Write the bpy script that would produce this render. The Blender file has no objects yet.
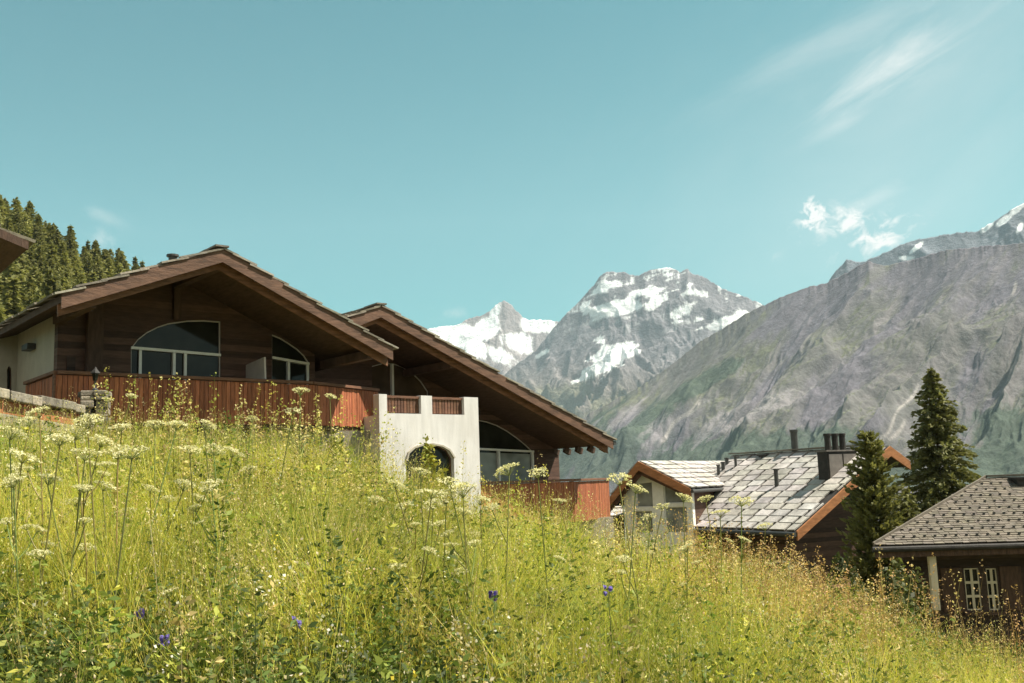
import bpy, bmesh, math, random
import numpy as np
from mathutils import Vector, Matrix
from mathutils.geometry import tessellate_polygon

random.seed(7)
RNG = np.random.default_rng(11)
scene = bpy.context.scene
COL = scene.collection
rad = math.radians

# ------------------------------------------------------------------ camera
FPX, PITCH, ROLL = 1000.0, rad(8.1), rad(2.0)
W, H = 1024, 683
_f = np.array([0, math.cos(PITCH), math.sin(PITCH)])
_u0 = np.array([0, -math.sin(PITCH), math.cos(PITCH)])
_r0 = np.array([1.0, 0, 0])
_r = _r0 * math.cos(ROLL) - _u0 * math.sin(ROLL)
_u = _u0 * math.cos(ROLL) + _r0 * math.sin(ROLL)


def ray(x, y):
    """direction in the world of a point of the photograph"""
    return _f + _r * ((x - W / 2) / FPX) - _u * ((y - H / 2) / FPX)


def at(x, y, depth):
    d = ray(x, y)
    return d * (depth / d[1])


cam_d = bpy.data.cameras.new("camera")
cam = bpy.data.objects.new("camera", cam_d)
COL.objects.link(cam)
cam_d.sensor_width = 36
cam_d.lens = FPX / W * 36
cam_d.clip_start = 0.05
cam_d.clip_end = 40000
cam.matrix_world = Matrix(((_r[0], _u[0], -_f[0], 0), (_r[1], _u[1], -_f[1], 0), (_r[2], _u[2], -_f[2], 0), (0, 0, 0, 1)))
scene.camera = cam

# ------------------------------------------------------------------ light
SUN_AZ, SUN_EL = rad(4), rad(57)      # azimuth measured from +X (right of the view) towards +Y
SDIR = Vector((math.cos(SUN_EL) * math.cos(SUN_AZ), math.cos(SUN_EL) * math.sin(SUN_AZ), math.sin(SUN_EL)))
sl = bpy.data.lights.new("sun", 'SUN')
sl.energy = 5.0
sl.angle = rad(0.5)
sl.color = (1.0, 0.93, 0.80)
so = bpy.data.objects.new("sun", sl)
COL.objects.link(so)
so.rotation_euler = SDIR.to_track_quat('Z', 'Y').to_euler()
so.location = SDIR * 50

scene.view_settings.view_transform = 'Standard'
scene.view_settings.look = 'None'
scene.view_settings.exposure = 1.15
scene.view_settings.gamma = 1.0
scene.render.engine = 'CYCLES'
scene.cycles.max_bounces = 6
scene.cycles.diffuse_bounces = 3
scene.cycles.glossy_bounces = 2
scene.cycles.transmission_bounces = 4
scene.cycles.volume_bounces = 1
scene.cycles.use_denoising = True
scene.cycles.sample_clamp_indirect = 4.0


# ------------------------------------------------------------------ numpy noise
def _hash(ix, iy, seed):
    h = (ix.astype(np.int64) * 374761393 + iy.astype(np.int64) * 668265263 + seed * 982451653) & 0x7fffffff
    h = ((h ^ (h >> 13)) * 1274126177) & 0x7fffffff
    return (h ^ (h >> 16)) & 0xffff


def perlin(x, y, seed=0):
    x = np.asarray(x, float); y = np.asarray(y, float)
    x0 = np.floor(x); y0 = np.floor(y)
    fx = x - x0; fy = y - y0
    ux = fx * fx * fx * (fx * (fx * 6 - 15) + 10)
    uy = fy * fy * fy * (fy * (fy * 6 - 15) + 10)

    def g(dx, dy):
        a = _hash(x0 + dx, y0 + dy, seed) * (2 * math.pi / 65536)
        return np.cos(a) * (fx - dx) + np.sin(a) * (fy - dy)
    a = g(0, 0) * (1 - ux) + g(1, 0) * ux
    b = g(0, 1) * (1 - ux) + g(1, 1) * ux
    return (a * (1 - uy) + b * uy) * 1.5


def fbm(x, y, seed=0, octv=5, lac=2.03, gain=0.5):
    s = 0; a = 1; n = 0
    for k in range(octv):
        s = s + a * perlin(x, y, seed + k * 17); n += a
        x = x * lac + 3.1; y = y * lac - 1.7; a *= gain
    return s / n


def ridged(x, y, seed=0, octv=6, lac=2.05, gain=0.5):
    s = 0; a = 1; n = 0; w = 1
    for k in range(octv):
        v = 1 - np.abs(perlin(x, y, seed + k * 31)) * 1.6
        v = np.clip(v, 0, 1) ** 2
        s = s + a * v * w; n += a
        w = np.clip(v * 1.6, 0, 1)
        x = x * lac + 5.3; y = y * lac + 2.9; a *= gain
    return s / n


def smooth(a, b, x):
    t = np.clip((x - a) / (b - a), 0, 1)
    return t * t * (3 - 2 * t)


# ------------------------------------------------------------------ materials
class NT:
    def __init__(self, m):
        m.use_nodes = True
        self.t = m.node_tree
        self.t.nodes.clear()

    def n(self, kind, **kw):
        nd = self.t.nodes.new(kind)
        for k, v in kw.items():
            if k.startswith('i_'):
                nd.inputs[k[2:].replace('_', ' ')].default_value = v
            else:
                setattr(nd, k, v)
        return nd

    def l(self, a, b):
        self.t.links.new(a, b)

    def math(self, op, a, b=None, c=None, clamp=False):
        nd = self.t.nodes.new('ShaderNodeMath'); nd.operation = op; nd.use_clamp = clamp
        for i, v in enumerate((a, b, c)):
            if v is None: continue
            if isinstance(v, (int, float)): nd.inputs[i].default_value = v
            else: self.l(v, nd.inputs[i])
        return nd.outputs[0]

    def mix(self, mode, fac, a, b):
        nd = self.t.nodes.new('ShaderNodeMix'); nd.data_type = 'RGBA'; nd.blend_type = mode
        for i, v in ((0, fac), (6, a), (7, b)):
            if isinstance(v, (int, float)): nd.inputs[i].default_value = v
            elif isinstance(v, (tuple, list)): nd.inputs[i].default_value = (*v[:3], 1)
            else: self.l(v, nd.inputs[i])
        return nd.outputs[2]

    def ramp(self, fac, stops):
        nd = self.t.nodes.new('ShaderNodeValToRGB')
        e = nd.color_ramp.elements
        while len(e) < len(stops): e.new(0.5)
        for i, (p, c) in enumerate(stops):
            e[i].position = p; e[i].color = (*c, 1) if len(c) == 3 else c
        self.l(fac, nd.inputs[0])
        return nd.outputs[0]


def material(name, color, rough=0.8, amount=0.35, scale=6.0, stretch=(1, 1, 1), bump=0.0, bump_scale=20.0,
             spec=0.3, translucent=0.0, planks=None, blotch=0.0, blotch_color=(0.1, 0.1, 0.1)):
    """tint attribute x colour x two noises; planks = (axis vector, board width) draws board joints as bump and dark seams"""
    m = bpy.data.materials.new(name)
    T = NT(m)
    out = T.n('ShaderNodeOutputMaterial')
    att = T.n('ShaderNodeAttribute', attribute_name='tint')
    tc = T.n('ShaderNodeTexCoord')
    mp = T.n('ShaderNodeMapping')
    mp.inputs['Scale'].default_value = stretch
    T.l(tc.outputs['Object'], mp.inputs['Vector'])
    nz = T.n('ShaderNodeTexNoise', i_Scale=scale, i_Detail=6.0, i_Roughness=0.62)
    T.l(mp.outputs[0], nz.inputs['Vector'])
    lo, hi = 1 - amount, 1 + amount
    var = T.ramp(nz.outputs['Fac'], [(0.28, (lo, lo, lo)), (0.72, (hi, hi, hi))])
    c = T.mix('MULTIPLY', 1.0, att.outputs['Color'], color)
    c = T.mix('MULTIPLY', 1.0, c, var)
    if blotch > 0:
        n2 = T.n('ShaderNodeTexNoise', i_Scale=scale * 0.23, i_Detail=5.0, i_Roughness=0.6)
        T.l(tc.outputs['Object'], n2.inputs['Vector'])
        f = T.math('MULTIPLY', T.ramp(n2.outputs['Fac'], [(0.45, (0, 0, 0)), (0.65, (1, 1, 1))]), blotch)
        c = T.mix('MIX', f, c, blotch_color)
    p = T.n('ShaderNodeBsdfPrincipled')
    p.inputs['Roughness'].default_value = rough
    p.inputs['Specular IOR Level'].default_value = spec
    bsdf = p.outputs[0]
    height = None
    if planks:
        ax, wd = planks
        dv = T.n('ShaderNodeVectorMath', operation='DOT_PRODUCT')
        T.l(tc.outputs['Object'], dv.inputs[0]); dv.inputs[1].default_value = ax
        q = T.math('DIVIDE', dv.outputs['Value'], wd)
        fr = T.math('FRACT', q)
        seam = T.math('LESS_THAN', T.math('ABSOLUTE', T.math('SUBTRACT', fr, 0.5)), 0.455)   # 1 on the board
        fl = T.math('FLOOR', q)
        wn = T.n('ShaderNodeTexWhiteNoise', noise_dimensions='1D')
        T.l(fl, wn.inputs['W'])
        bv = T.math('MULTIPLY_ADD', wn.outputs['Value'], 0.8, 0.6)
        c = T.mix('MULTIPLY', 1.0, c, bv)
        height = seam
    if bump > 0:
        nb = T.n('ShaderNodeTexNoise', i_Scale=bump_scale, i_Detail=5.0, i_Roughness=0.6)
        T.l(mp.outputs[0], nb.inputs['Vector'])
        hgt = nb.outputs['Fac']
        if height is not None:
            hgt = T.math('ADD', T.math('MULTIPLY', hgt, 0.4), height)
        bp = T.n('ShaderNodeBump', i_Strength=bump, i_Distance=0.03)
        T.l(hgt, bp.inputs['Height'])
        T.l(bp.outputs[0], p.inputs['Normal'])
    T.l(c, p.inputs['Base Color'])
    if translucent > 0:
        tr = T.n('ShaderNodeBsdfTranslucent')
        ct = T.mix('MULTIPLY', 1.0, c, (1.15, 1.15, 0.75))
        T.l(ct, tr.inputs['Color'])
        ms = T.n('ShaderNodeMixShader'); ms.inputs[0].default_value = translucent
        T.l(bsdf, ms.inputs[1]); T.l(tr.outputs[0], ms.inputs[2])
        bsdf = ms.outputs[0]
    T.l(bsdf, out.inputs['Surface'])
    return m


def mountain_material(name, fine, bump, sc):
    m = bpy.data.materials.new(name)
    T = NT(m)
    out = T.n('ShaderNodeOutputMaterial')
    att = T.n('ShaderNodeAttribute', attribute_name='tint')
    tc = T.n('ShaderNodeTexCoord')
    n1 = T.n('ShaderNodeTexNoise', i_Scale=sc, i_Detail=9.0, i_Roughness=0.68)
    T.l(tc.outputs['Object'], n1.inputs['Vector'])
    v = T.ramp(n1.outputs['Fac'], [(0.3, (1 - fine,) * 3), (0.7, (1 + fine,) * 3)])
    c = T.mix('MULTIPLY', 1.0, att.outputs['Color'], v)
    n2 = T.n('ShaderNodeTexNoise', i_Scale=sc * 2.3, i_Detail=10.0, i_Roughness=0.7)
    T.l(tc.outputs['Object'], n2.inputs['Vector'])
    bp = T.n('ShaderNodeBump', i_Strength=1.0, i_Distance=bump)
    T.l(n2.outputs['Fac'], bp.inputs['Height'])
    p = T.n('ShaderNodeBsdfPrincipled', i_Roughness=0.95)
    p.inputs['Specular IOR Level'].default_value = 0.05
    T.l(c, p.inputs['Base Color']); T.l(bp.outputs[0], p.inputs['Normal'])
    T.l(p.outputs[0], out.inputs['Surface'])
    return m


def glass_material(name, color, rough=0.06):
    m = bpy.data.materials.new(name)
    T = NT(m)
    out = T.n('ShaderNodeOutputMaterial')
    tc = T.n('ShaderNodeTexCoord')
    nz = T.n('ShaderNodeTexNoise', i_Scale=1.3, i_Detail=2.0)
    T.l(tc.outputs['Object'], nz.inputs['Vector'])
    c = T.mix('MULTIPLY', 1.0, color, T.ramp(nz.outputs['Fac'], [(0.3, (0.55,) * 3), (0.7, (1.5,) * 3)]))
    p = T.n('ShaderNodeBsdfPrincipled', i_Roughness=rough)
    p.inputs['Specular IOR Level'].default_value = 0.22
    bp = T.n('ShaderNodeBump', i_Strength=0.08, i_Distance=0.02)
    T.l(nz.outputs['Fac'], bp.inputs['Height']); T.l(bp.outputs[0], p.inputs['Normal'])
    T.l(c, p.inputs['Base Color']); T.l(p.outputs[0], out.inputs['Surface'])
    return m


M = {}
M['wall_wood'] = material('wall_wood', (0.100, 0.054, 0.038), 0.75, 0.35, 3, (1, 1, 6), 0.5, 8, planks=((0, 0, 1), 0.17))
M['dark_wood'] = material('dark_wood', (0.088, 0.050, 0.035), 0.8, 0.4, 3, (5, 1, 1), 0.4, 10)
M['verge_wood'] = material('verge_wood', (0.125, 0.066, 0.042), 0.7, 0.55, 2.2, (1, 1, 5), 0.4, 10)
M['rail_wood'] = material('rail_wood', (0.16, 0.075, 0.045), 0.7, 0.35, 3, (1, 1, 6), 0.3, 10)
M['red_board'] = material('red_board', (0.34, 0.112, 0.052), 0.65, 0.45, 5, (5, 5, 0.6), 0.4, 12)
M['orange_wood'] = material('orange_wood', (0.36, 0.15, 0.06), 0.7, 0.35, 3, (1, 1, 4), 0.3, 10)
M['log_wood'] = material('log_wood', (0.055, 0.034, 0.026), 0.8, 0.4, 3, (1, 1, 5), 0.5, 8, planks=((0, 0, 1), 0.2))
M['plaster'] = material('plaster', (0.67, 0.635, 0.625), 0.9, 0.15, 2.2, (2.4, 2.4, 0.35), 0.35, 40, blotch=0.22, blotch_color=(0.40, 0.34, 0.28))
M['cream_plaster'] = material('cream_plaster', (0.40, 0.355, 0.29), 0.9, 0.12, 3, (1, 1, 0.6), 0.35, 40)
M['white_paint'] = material('white_paint', (0.88, 0.85, 0.78), 0.5, 0.08, 4, (1, 1, 1))
M['screen_panel'] = material('screen_panel', (0.55, 0.48, 0.44), 0.6, 0.12, 3)
M['slab'] = material('slab', (0.40, 0.365, 0.345), 0.85, 0.4, 2.0, (1, 1, 1), 0.6, 14, blotch=0.3, blotch_color=(0.32, 0.29, 0.24))
M['dark_slab'] = material('dark_slab', (0.24, 0.21, 0.17), 0.85, 0.45, 2.0, (1, 1, 1), 0.6, 14, blotch=0.4, blotch_color=(0.14, 0.11, 0.07))
M['shingle'] = material('shingle', (0.150, 0.124, 0.098), 0.8, 0.35, 5.0, (1, 1, 1), 0.4, 20)
M['metal_dark'] = material('metal_dark', (0.05, 0.048, 0.045), 0.5, 0.25, 6, spec=0.5)
M['chimney_dark'] = material('chimney_dark', (0.035, 0.030, 0.027), 0.7, 0.4, 4, bump=0.3)
M['chimney_panel'] = material('chimney_panel', (0.16, 0.14, 0.125), 0.6, 0.3, 4)
M['stone'] = material('stone', (0.25, 0.21, 0.165), 0.9, 0.5, 5, (1, 1, 1), 0.8, 18, blotch=0.4, blotch_color=(0.20, 0.18, 0.13))
M['post_pale'] = material('post_pale', (0.62, 0.53, 0.40), 0.7, 0.2, 4, (1, 1, .3))
M['yellow_wood'] = material('yellow_wood', (0.50, 0.30, 0.10), 0.7, 0.25, 4, (1, 1, .3))
M['glass'] = glass_material('glass', (0.022, 0.022, 0.017))
M['glass_pale'] = glass_material('glass_pale', (0.27, 0.28, 0.25), 0.15)
M['curtain'] = glass_material('curtain', (0.085, 0.055, 0.035), 0.2)
M['bark'] = material('bark', (0.10, 0.065, 0.045), 0.9, 0.4, 6, (1, 1, .3), 0.6, 20)
M['needles'] = material('needles', (0.150, 0.152, 0.060), 0.7, 0.4, 1.3, translucent=0.3)
M['pine_needles'] = material('pine_needles', (0.165, 0.165, 0.062), 0.7, 0.4, 1.3, translucent=0.3)
M['far_needles'] = material('far_needles', (0.180, 0.178, 0.062), 0.8, 0.3, 3.0, translucent=0.35)
M['bush_leaf'] = material('bush_leaf', (0.085, 0.095, 0.030), 0.6, 0.35, 3, translucent=0.35)
M['grass'] = material('grass', (1, 1, 1), 0.6, 0.18, 1.2, translucent=0.36, spec=0.2)
M['petal'] = material('petal', (0.76, 0.70, 0.43), 0.8, 0.12, 20, translucent=0.35)
M['stem'] = material('stem', (0.20, 0.21, 0.06), 0.6, 0.3, 8, spec=0.3)
M['ground'] = material('ground', (0.11, 0.10, 0.04), 0.95, 0.45, 0.6, bump=0.5, bump_scale=3, blotch=0.4, blotch_color=(0.05, 0.06, 0.02))
M['hill'] = material('hill', (0.055, 0.065, 0.026), 0.95, 0.4, 0.05, bump=0.4, bump_scale=.5)
M['blue_petal'] = material('blue_petal', (0.15, 0.11, 0.40), 0.6, 0.2, 30, translucent=0.3)


# ------------------------------------------------------------------ objects
def link(o, parent=None, mat=None):
    COL.objects.link(o)
    if parent is not None: o.parent = parent
    return o


def tag(o, label=None, cat=None, group=None, kind=None):
    if label: o['label'] = label
    if cat: o['category'] = cat
    if group: o['group'] = group
    if kind: o['kind'] = kind
    return o


def empty(name, loc, rz, label, cat, group=None):
    o = bpy.data.objects.new(name, None)
    o.empty_display_size = 0.3
    COL.objects.link(o)
    o.location = loc
    o.rotation_euler = (0, 0, rz)
    return tag(o, label, cat, group)


def copy_tree(o, parent=None):
    c = o.copy()
    COL.objects.link(c)
    if parent is not None: c.parent = parent
    for ch in o.children: copy_tree(ch, c)
    return c


def np_mesh(name, verts, faces_list, tint, mat, smooth_shade=False):
    """verts (n,3), faces_list: list of index arrays (m,k), tint (n,3)"""
    me = bpy.data.meshes.new(name)
    nv = len(verts)
    loops = np.concatenate([f.ravel() for f in faces_list]).astype(np.int32)
    tot = np.concatenate([np.full(len(f), f.shape[1], np.int32) for f in faces_list])
    start = np.concatenate([[0], np.cumsum(tot)[:-1]]).astype(np.int32)
    me.vertices.add(nv); me.loops.add(len(loops)); me.polygons.add(len(tot))
    me.vertices.foreach_set('co', np.ascontiguousarray(verts, np.float32).ravel())
    me.loops.foreach_set('vertex_index', loops)
    me.polygons.foreach_set('loop_start', start)
    me.polygons.foreach_set('loop_total', tot)
    if smooth_shade:
        me.polygons.foreach_set('use_smooth', np.ones(len(tot), bool))
    me.update(calc_edges=True)
    at_ = me.attributes.new('tint', 'FLOAT_COLOR', 'POINT')
    c = np.ones((nv, 4), np.float32); c[:, :3] = tint
    at_.data.foreach_set('color', c.ravel())
    me.materials.append(mat)
    return me


class MB:
    def __init__(self):
        self.v = []; self.f = []; self.c = []; self.tint = (1, 1, 1)

    def add(self, vs, fs):
        b = len(self.v)
        self.v += [tuple(map(float, p)) for p in vs]
        self.c += [self.tint] * len(vs)
        self.f += [tuple(b + i for i in f) for f in fs]
        return self

    def rnd(self, lo=0.8, hi=1.2):
        k = random.uniform(lo, hi)
        self.tint = (k, k * random.uniform(.96, 1.04), k * random.uniform(.94, 1.06))
        return self

    def box(self, x0, x1, y0, y1, z0, z1):
        return self.add([(x0, y0, z0), (x1, y0, z0), (x1, y1, z0), (x0, y1, z0), (x0, y0, z1), (x1, y0, z1), (x1, y1, z1), (x0, y1, z1)],
                        [(0, 3, 2, 1), (4, 5, 6, 7), (0, 1, 5, 4), (1, 2, 6, 5), (2, 3, 7, 6), (3, 0, 4, 7)])

    def obox(self, c, ax, ay, az):
        c, ax, ay, az = (np.array(k, float) for k in (c, ax, ay, az))
        vs = [c + sx * ax + sy * ay + sz * az for sz in (-1, 1) for sx, sy in ((-1, -1), (1, -1), (1, 1), (-1, 1))]
        return self.add(vs, [(0, 3, 2, 1), (4, 5, 6, 7), (0, 1, 5, 4), (1, 2, 6, 5), (2, 3, 7, 6), (3, 0, 4, 7)])

    def beam(self, p, q, w, h, up=(0, 0, 1)):
        p = np.array(p, float); q = np.array(q, float); d = q - p
        L = np.linalg.norm(d); d = d / L
        s = np.cross(d, up); s /= np.linalg.norm(s)
        t = np.cross(s, d)
        return self.obox((p + q) / 2, d * L / 2, s * w / 2, t * h / 2)

    def prism(self, poly, vec):
        n = len(poly)
        a = [np.array(p, float) for p in poly]; b = [p + np.array(vec, float) for p in a]
        return self.add(a + b, [tuple(range(n))[::-1], tuple(range(n, 2 * n))] + [(i, (i + 1) % n, n + (i + 1) % n, n + i) for i in range(n)])

    def tube(self, pts, rs, n=8, cap=True):
        pts = [np.array(p, float) for p in pts]
        vs = []
        for i, p in enumerate(pts):
            d = pts[min(i + 1, len(pts) - 1)] - pts[max(i - 1, 0)]
            d /= max(np.linalg.norm(d), 1e-9)
            a = np.cross(d, (0, 0, 1) if abs(d[2]) < .9 else (1, 0, 0)); a /= np.linalg.norm(a)
            b = np.cross(d, a)
            r = rs[i] if hasattr(rs, '__len__') else rs
            vs += [p + r * (math.cos(2 * math.pi * k / n) * a + math.sin(2 * math.pi * k / n) * b) for k in range(n)]
        fs = [(i * n + k, i * n + (k + 1) % n, (i + 1) * n + (k + 1) % n, (i + 1) * n + k) for i in range(len(pts) - 1) for k in range(n)]
        if cap:
            fs += [tuple(range(n))[::-1], tuple(range((len(pts) - 1) * n, len(pts) * n))]
        return self.add(vs, fs)

    def wall(self, outer, holes, y0, y1, reveal=None):
        """a wall in the local x-z plane between y0 (front) and y1, with real openings"""
        loops = [outer] + holes
        flat = [p for l in loops for p in l]
        tris = tessellate_polygon([[Vector((p[0], p[1], 0)) for p in l] for l in loops])
        for y in (y0, y1):
            self.add([(p[0], y, p[1]) for p in flat], [tuple(t) for t in tris])
        for l in loops:
            n = len(l)
            self.add([(p[0], y0, p[1]) for p in l] + [(p[0], y1, p[1]) for p in l], [(i, (i + 1) % n, n + (i + 1) % n, n + i) for i in range(n)])
        return self

    def build(self, name, mat, parent=None, bevel=0.0, smooth_shade=False):
        me = bpy.data.meshes.new(name)
        me.from_pydata(self.v, [], self.f)
        a = me.attributes.new('tint', 'FLOAT_COLOR', 'POINT')
        c = np.ones((len(self.v), 4), np.float32); c[:, :3] = self.c
        a.data.foreach_set('color', c.ravel())
        me.materials.append(mat)
        if smooth_shade:
            me.polygons.foreach_set('use_smooth', np.ones(len(me.polygons), bool))
        bm = bmesh.new(); bm.from_mesh(me)
        bmesh.ops.recalc_face_normals(bm, faces=bm.faces)
        bm.to_mesh(me); bm.free()
        o = bpy.data.objects.new(name, me)
        link(o, parent)
        if bevel > 0:
            b = o.modifiers.new('bevel', 'BEVEL'); b.width = bevel; b.segments = 2; b.limit_method = 'ANGLE'
        return o


class Frame:
    """local frame of a building: x along the facade, y away from the viewer, z up"""
    def __init__(self, o, deg):
        t = rad(deg); self.rz = t
        self.o = np.array(o, float)
        self.U = np.array([math.cos(t), math.sin(t), 0]); self.B = np.array([-math.sin(t), math.cos(t), 0])

    def loc(self, p):
        d = np.array(p, float) - self.o
        return np.array([d @ self.U, d @ self.B, d[2]])

    def onY(self, px, py, y):
        d = ray(px, py)
        return self.loc(d * ((y + self.o @ self.B) / (d @ self.B)))

    def onX(self, px, py, x):
        d = ray(px, py)
        return self.loc(d * ((x + self.o @ self.U) / (d @ self.U)))

    def onZ(self, px, py, z):
        d = ray(px, py)
        return self.loc(d * ((z + self.o[2]) / d[2]))

    def sz(self, px, py, y):
        p = self.onY(px, py, y)
        return (p[0], p[2])


# ------------------------------------------------------------------ terrain
_sky_px = np.array([-700, -300, 0, 100, 200, 300, 370, 440, 520, 600, 700, 800, 870, 950, 1024, 1250, 1700])
_sky_py = np.array([470, 438, 430, 436, 440, 450, 468, 498, 516, 537, 564, 595, 626, 657, 676, 712, 736])
_sa = []; _se = []
for a_, b_ in zip(_sky_px, _sky_py):
    d_ = ray(a_, b_); _sa.append(d_[0] / d_[1]); _se.append(d_[2] / d_[1])
_sa = np.array(_sa); _se = np.array(_se)
RIDGE = 8.0


def ground_z(x, y):
    x = np.asarray(x, float); y = np.asarray(y, float)
    yy = np.maximum(y, 2.5)
    a = x / yy
    e = np.interp(a, _sa, _se)
    zr = e * RIDGE - 0.62
    t = np.clip((y - 1.2) / (RIDGE - 1.2), 0, 1)
    near = -1.62 + (zr + 1.62) * (t * 0.8 + 0.2 * t * t)
    far = e * yy - 0.62 - 0.030 * np.clip(yy - RIDGE, 0, 14)
    z = np.where(y < RIDGE, near, far)
    z = z + 0.06 * fbm(x * 0.7, y * 0.7, 5, 3) * np.clip(y / 3, 0, 1)
    # beyond the hamlet the land drops to the valley
    v = smooth(45, 420, y)
    deep = -30 - 130 * smooth(120, 900, y)
    z = z * (1 - v) + deep * v
    zb = np.clip(z, -300, 6)
    return zb


def build_ground():
    def axis(lim, n, p):
        t = np.linspace(-1, 1, n)
        return np.sign(t) * (np.abs(t) ** p) * lim
    xs = axis(9500, 321, 5.0)
    ys = np.concatenate([-(np.linspace(1, 0, 24)[:-1] ** 3) * 800, np.linspace(0, 1, 330) ** 4.2 * 9500])
    X, Y = np.meshgrid(xs, ys)
    Z = ground_z(X, Y)
    n, m = X.shape
    V = np.stack([X, Y, Z], -1).reshape(-1, 3)
    i = np.arange(n * m).reshape(n, m)
    F = np.stack([i[:-1, :-1], i[:-1, 1:], i[1:, 1:], i[1:, :-1]], -1).reshape(-1, 4)
    me = np_mesh('ground', V, [F], np.ones((len(V), 3)), M['ground'], True)
    o = bpy.data.objects.new('ground', me); link(o); tag(o, kind='structure')


build_ground()


# ------------------------------------------------------------------ mountains
def px_grid(pxa, pxb, ncol, sky, D1, D0, nrow, z0, k):
    px = np.linspace(pxa, pxb, ncol)
    py = np.interp(px, [p[0] for p in sky], [p[1] for p in sky])
    d = _f[None, :] + _r[None, :] * ((px - W / 2) / FPX)[:, None] - _u[None, :] * ((py - H / 2) / FPX)[:, None]
    hl = np.hypot(d[:, 0], d[:, 1])
    return px, py, d[:, 0] / hl, d[:, 1] / hl, d[:, 2] / hl


def project(X, Y, Z):
    dz = X * _f[0] + Y * _f[1] + Z * _f[2]
    return W / 2 + FPX * (X * _r[0] + Y * _r[1] + Z * _r[2]) / dz, H / 2 - FPX * (X * _u[0] + Y * _u[1] + Z * _u[2]) / dz


def mountain(name, sky, pxa, pxb, ncol, nrow, D1, D0, z0, k, relief, colour, mat, jag=0.0, jagf=0.05, back=0.25):
    px, py, hx, hy, el = px_grid(pxa, pxb, ncol, sky, D1, D0, nrow, z0, k)
    D1a = np.broadcast_to(np.interp(px, D1[0], D1[1]) if isinstance(D1, tuple) else D1, px.shape)
    zr = el * D1a
    kw = max(3, int(ncol * .07)); ker = np.hanning(2 * kw + 1); ker /= ker.sum()
    zs = np.convolve(np.pad(zr, kw, mode='edge'), ker, mode='valid')
    zj = jag * (fbm(px * jagf, px * 0 + 3.3, 9, 6, gain=.6)) / FPX * D1a
    nb = max(6, nrow // 12)
    t = np.concatenate([np.linspace(0, 1, nrow) ** 0.85, 1 + np.linspace(0, 1, nb + 1)[1:] * back])
    T = t[:, None]
    D = D0 + (D1a[None, :] - D0) * T
    X = hx[None, :] * D; Y = hy[None, :] * D
    tt = np.minimum(T, 1)
    wc = np.clip((tt - .45) / .55, 0, 1) ** 2.2
    Z = z0 + (zs[None, :] * (1 - wc) + zr[None, :] * wc - z0) * tt ** k
    Z = np.where(T > 1, zr[None, :] - (T - 1) * (zr[None, :] - z0) * 2.2, Z)
    lat = (px[None, :] - 512) / FPX * np.mean(D1a) + 0 * D
    env = np.clip(np.sin(np.pi * np.clip(tt, 0, 1) ** 1.3), 0, 1) ** 0.8 * (T <= 1)
    Z = Z + relief(lat, D, tt) * env + zj[None, :] * np.clip(1 - np.abs(T - 1) * 16, 0, 1) ** 1.5
    PX, PY = project(X, Y, Z)
    n, m = Z.shape
    gy = np.gradient(Z, axis=0) / np.maximum(np.gradient(D, axis=0), 1)
    gx = np.gradient(Z, axis=1) / np.maximum(np.gradient(X, axis=1), 1)
    C = colour(PX, PY, X, Y, Z, gx, gy, lat, D)
    V = np.stack([X, Y, Z], -1).reshape(-1, 3)
    i = np.arange(n * m).reshape(n, m)
    F = np.stack([i[:-1, :-1], i[:-1, 1:], i[1:, 1:], i[1:, :-1]], -1).reshape(-1, 4)
    me = np_mesh(name, V, [F], C.reshape(-1, 3), mat, True)
    o = bpy.data.objects.new(name, me); link(o); tag(o, kind='structure')
    return o


def mixc(a, b, m):
    return a * (1 - m[..., None]) + np.array(b)[None, None, :] * m[..., None]


def blobs(PX, PY, lst):
    m = np.full(PX.shape, -9.0)
    for cx, cy, rx, ry, deg in lst:
        c, s = math.cos(rad(deg)), math.sin(rad(deg))
        u = ((PX - cx) * c + (PY - cy) * s) / rx; v = (-(PX - cx) * s + (PY - cy) * c) / ry
        m = np.maximum(m, 1 - np.hypot(u, v))
    return m


SNOW = (0.86, 0.86, 0.86)

# -- far left peak
sky_a = [(330, 350), (400, 338), (428, 329), (442, 326), (457, 325), (465, 320), (473, 317), (482, 315.5), (488, 312), (493, 308), (496, 304.5), (500, 302.5), (504, 300), (508, 302), (512, 305), (515, 310), (519, 313), (524, 318), (529, 320), (541, 319.5), (555, 321), (575, 326), (640, 345)]


def rel_a(lat, D, t):
    q = 1.35 * D
    wx = 160 * fbm(lat / 500, q / 500, 4, 4); wy = 160 * fbm(lat / 500, q / 500, 14, 4)
    return -300 * (1 - ridged((lat + wx - .35 * q) / 620, (q + wy) / 820, 21)) + 70 * fbm((lat + wx) / 160, (q + wy) / 190, 3, 6, gain=.58)


def col_a(PX, PY, X, Y, Z, gx, gy, lat, D):
    n = fbm(lat / 240, D / 420, 51, 6, gain=.62); n2 = fbm(lat / 70, D / 130, 81, 5, gain=.65)
    c = np.zeros(PX.shape + (3,)) + np.array((0.25, 0.215, 0.215))
    c = c * (1 + .35 * n2[..., None])
    s = blobs(PX, PY, [(455, 333, 34, 9, -4), (540, 326, 22, 8, 8), (486, 328, 20, 12, -35), (520, 343, 22, 10, 20), (470, 347, 30, 9, 20), (500, 356, 22, 8, 25), (445, 345, 30, 10, 10), (494, 312, 6, 11, 30)])
    m = smooth(-0.10, 0.14, s * .62 + n * 0.55 + n2 * .42 - .02)
    rock = blobs(PX, PY, [(510, 316, 10, 17, -20)])
    m = m * (1 - smooth(-.1, .3, rock + n2 * .6) * .92)
    return mixc(c, SNOW, m)


mountain('snowy_mountain', sky_a, 360, 620, 330, 300, 7600.0, 6000.0, 150, 1.1, rel_a, col_a, mountain_material('snowy_rock', .35, 22, .012), jag=2.0, jagf=.25)

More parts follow.
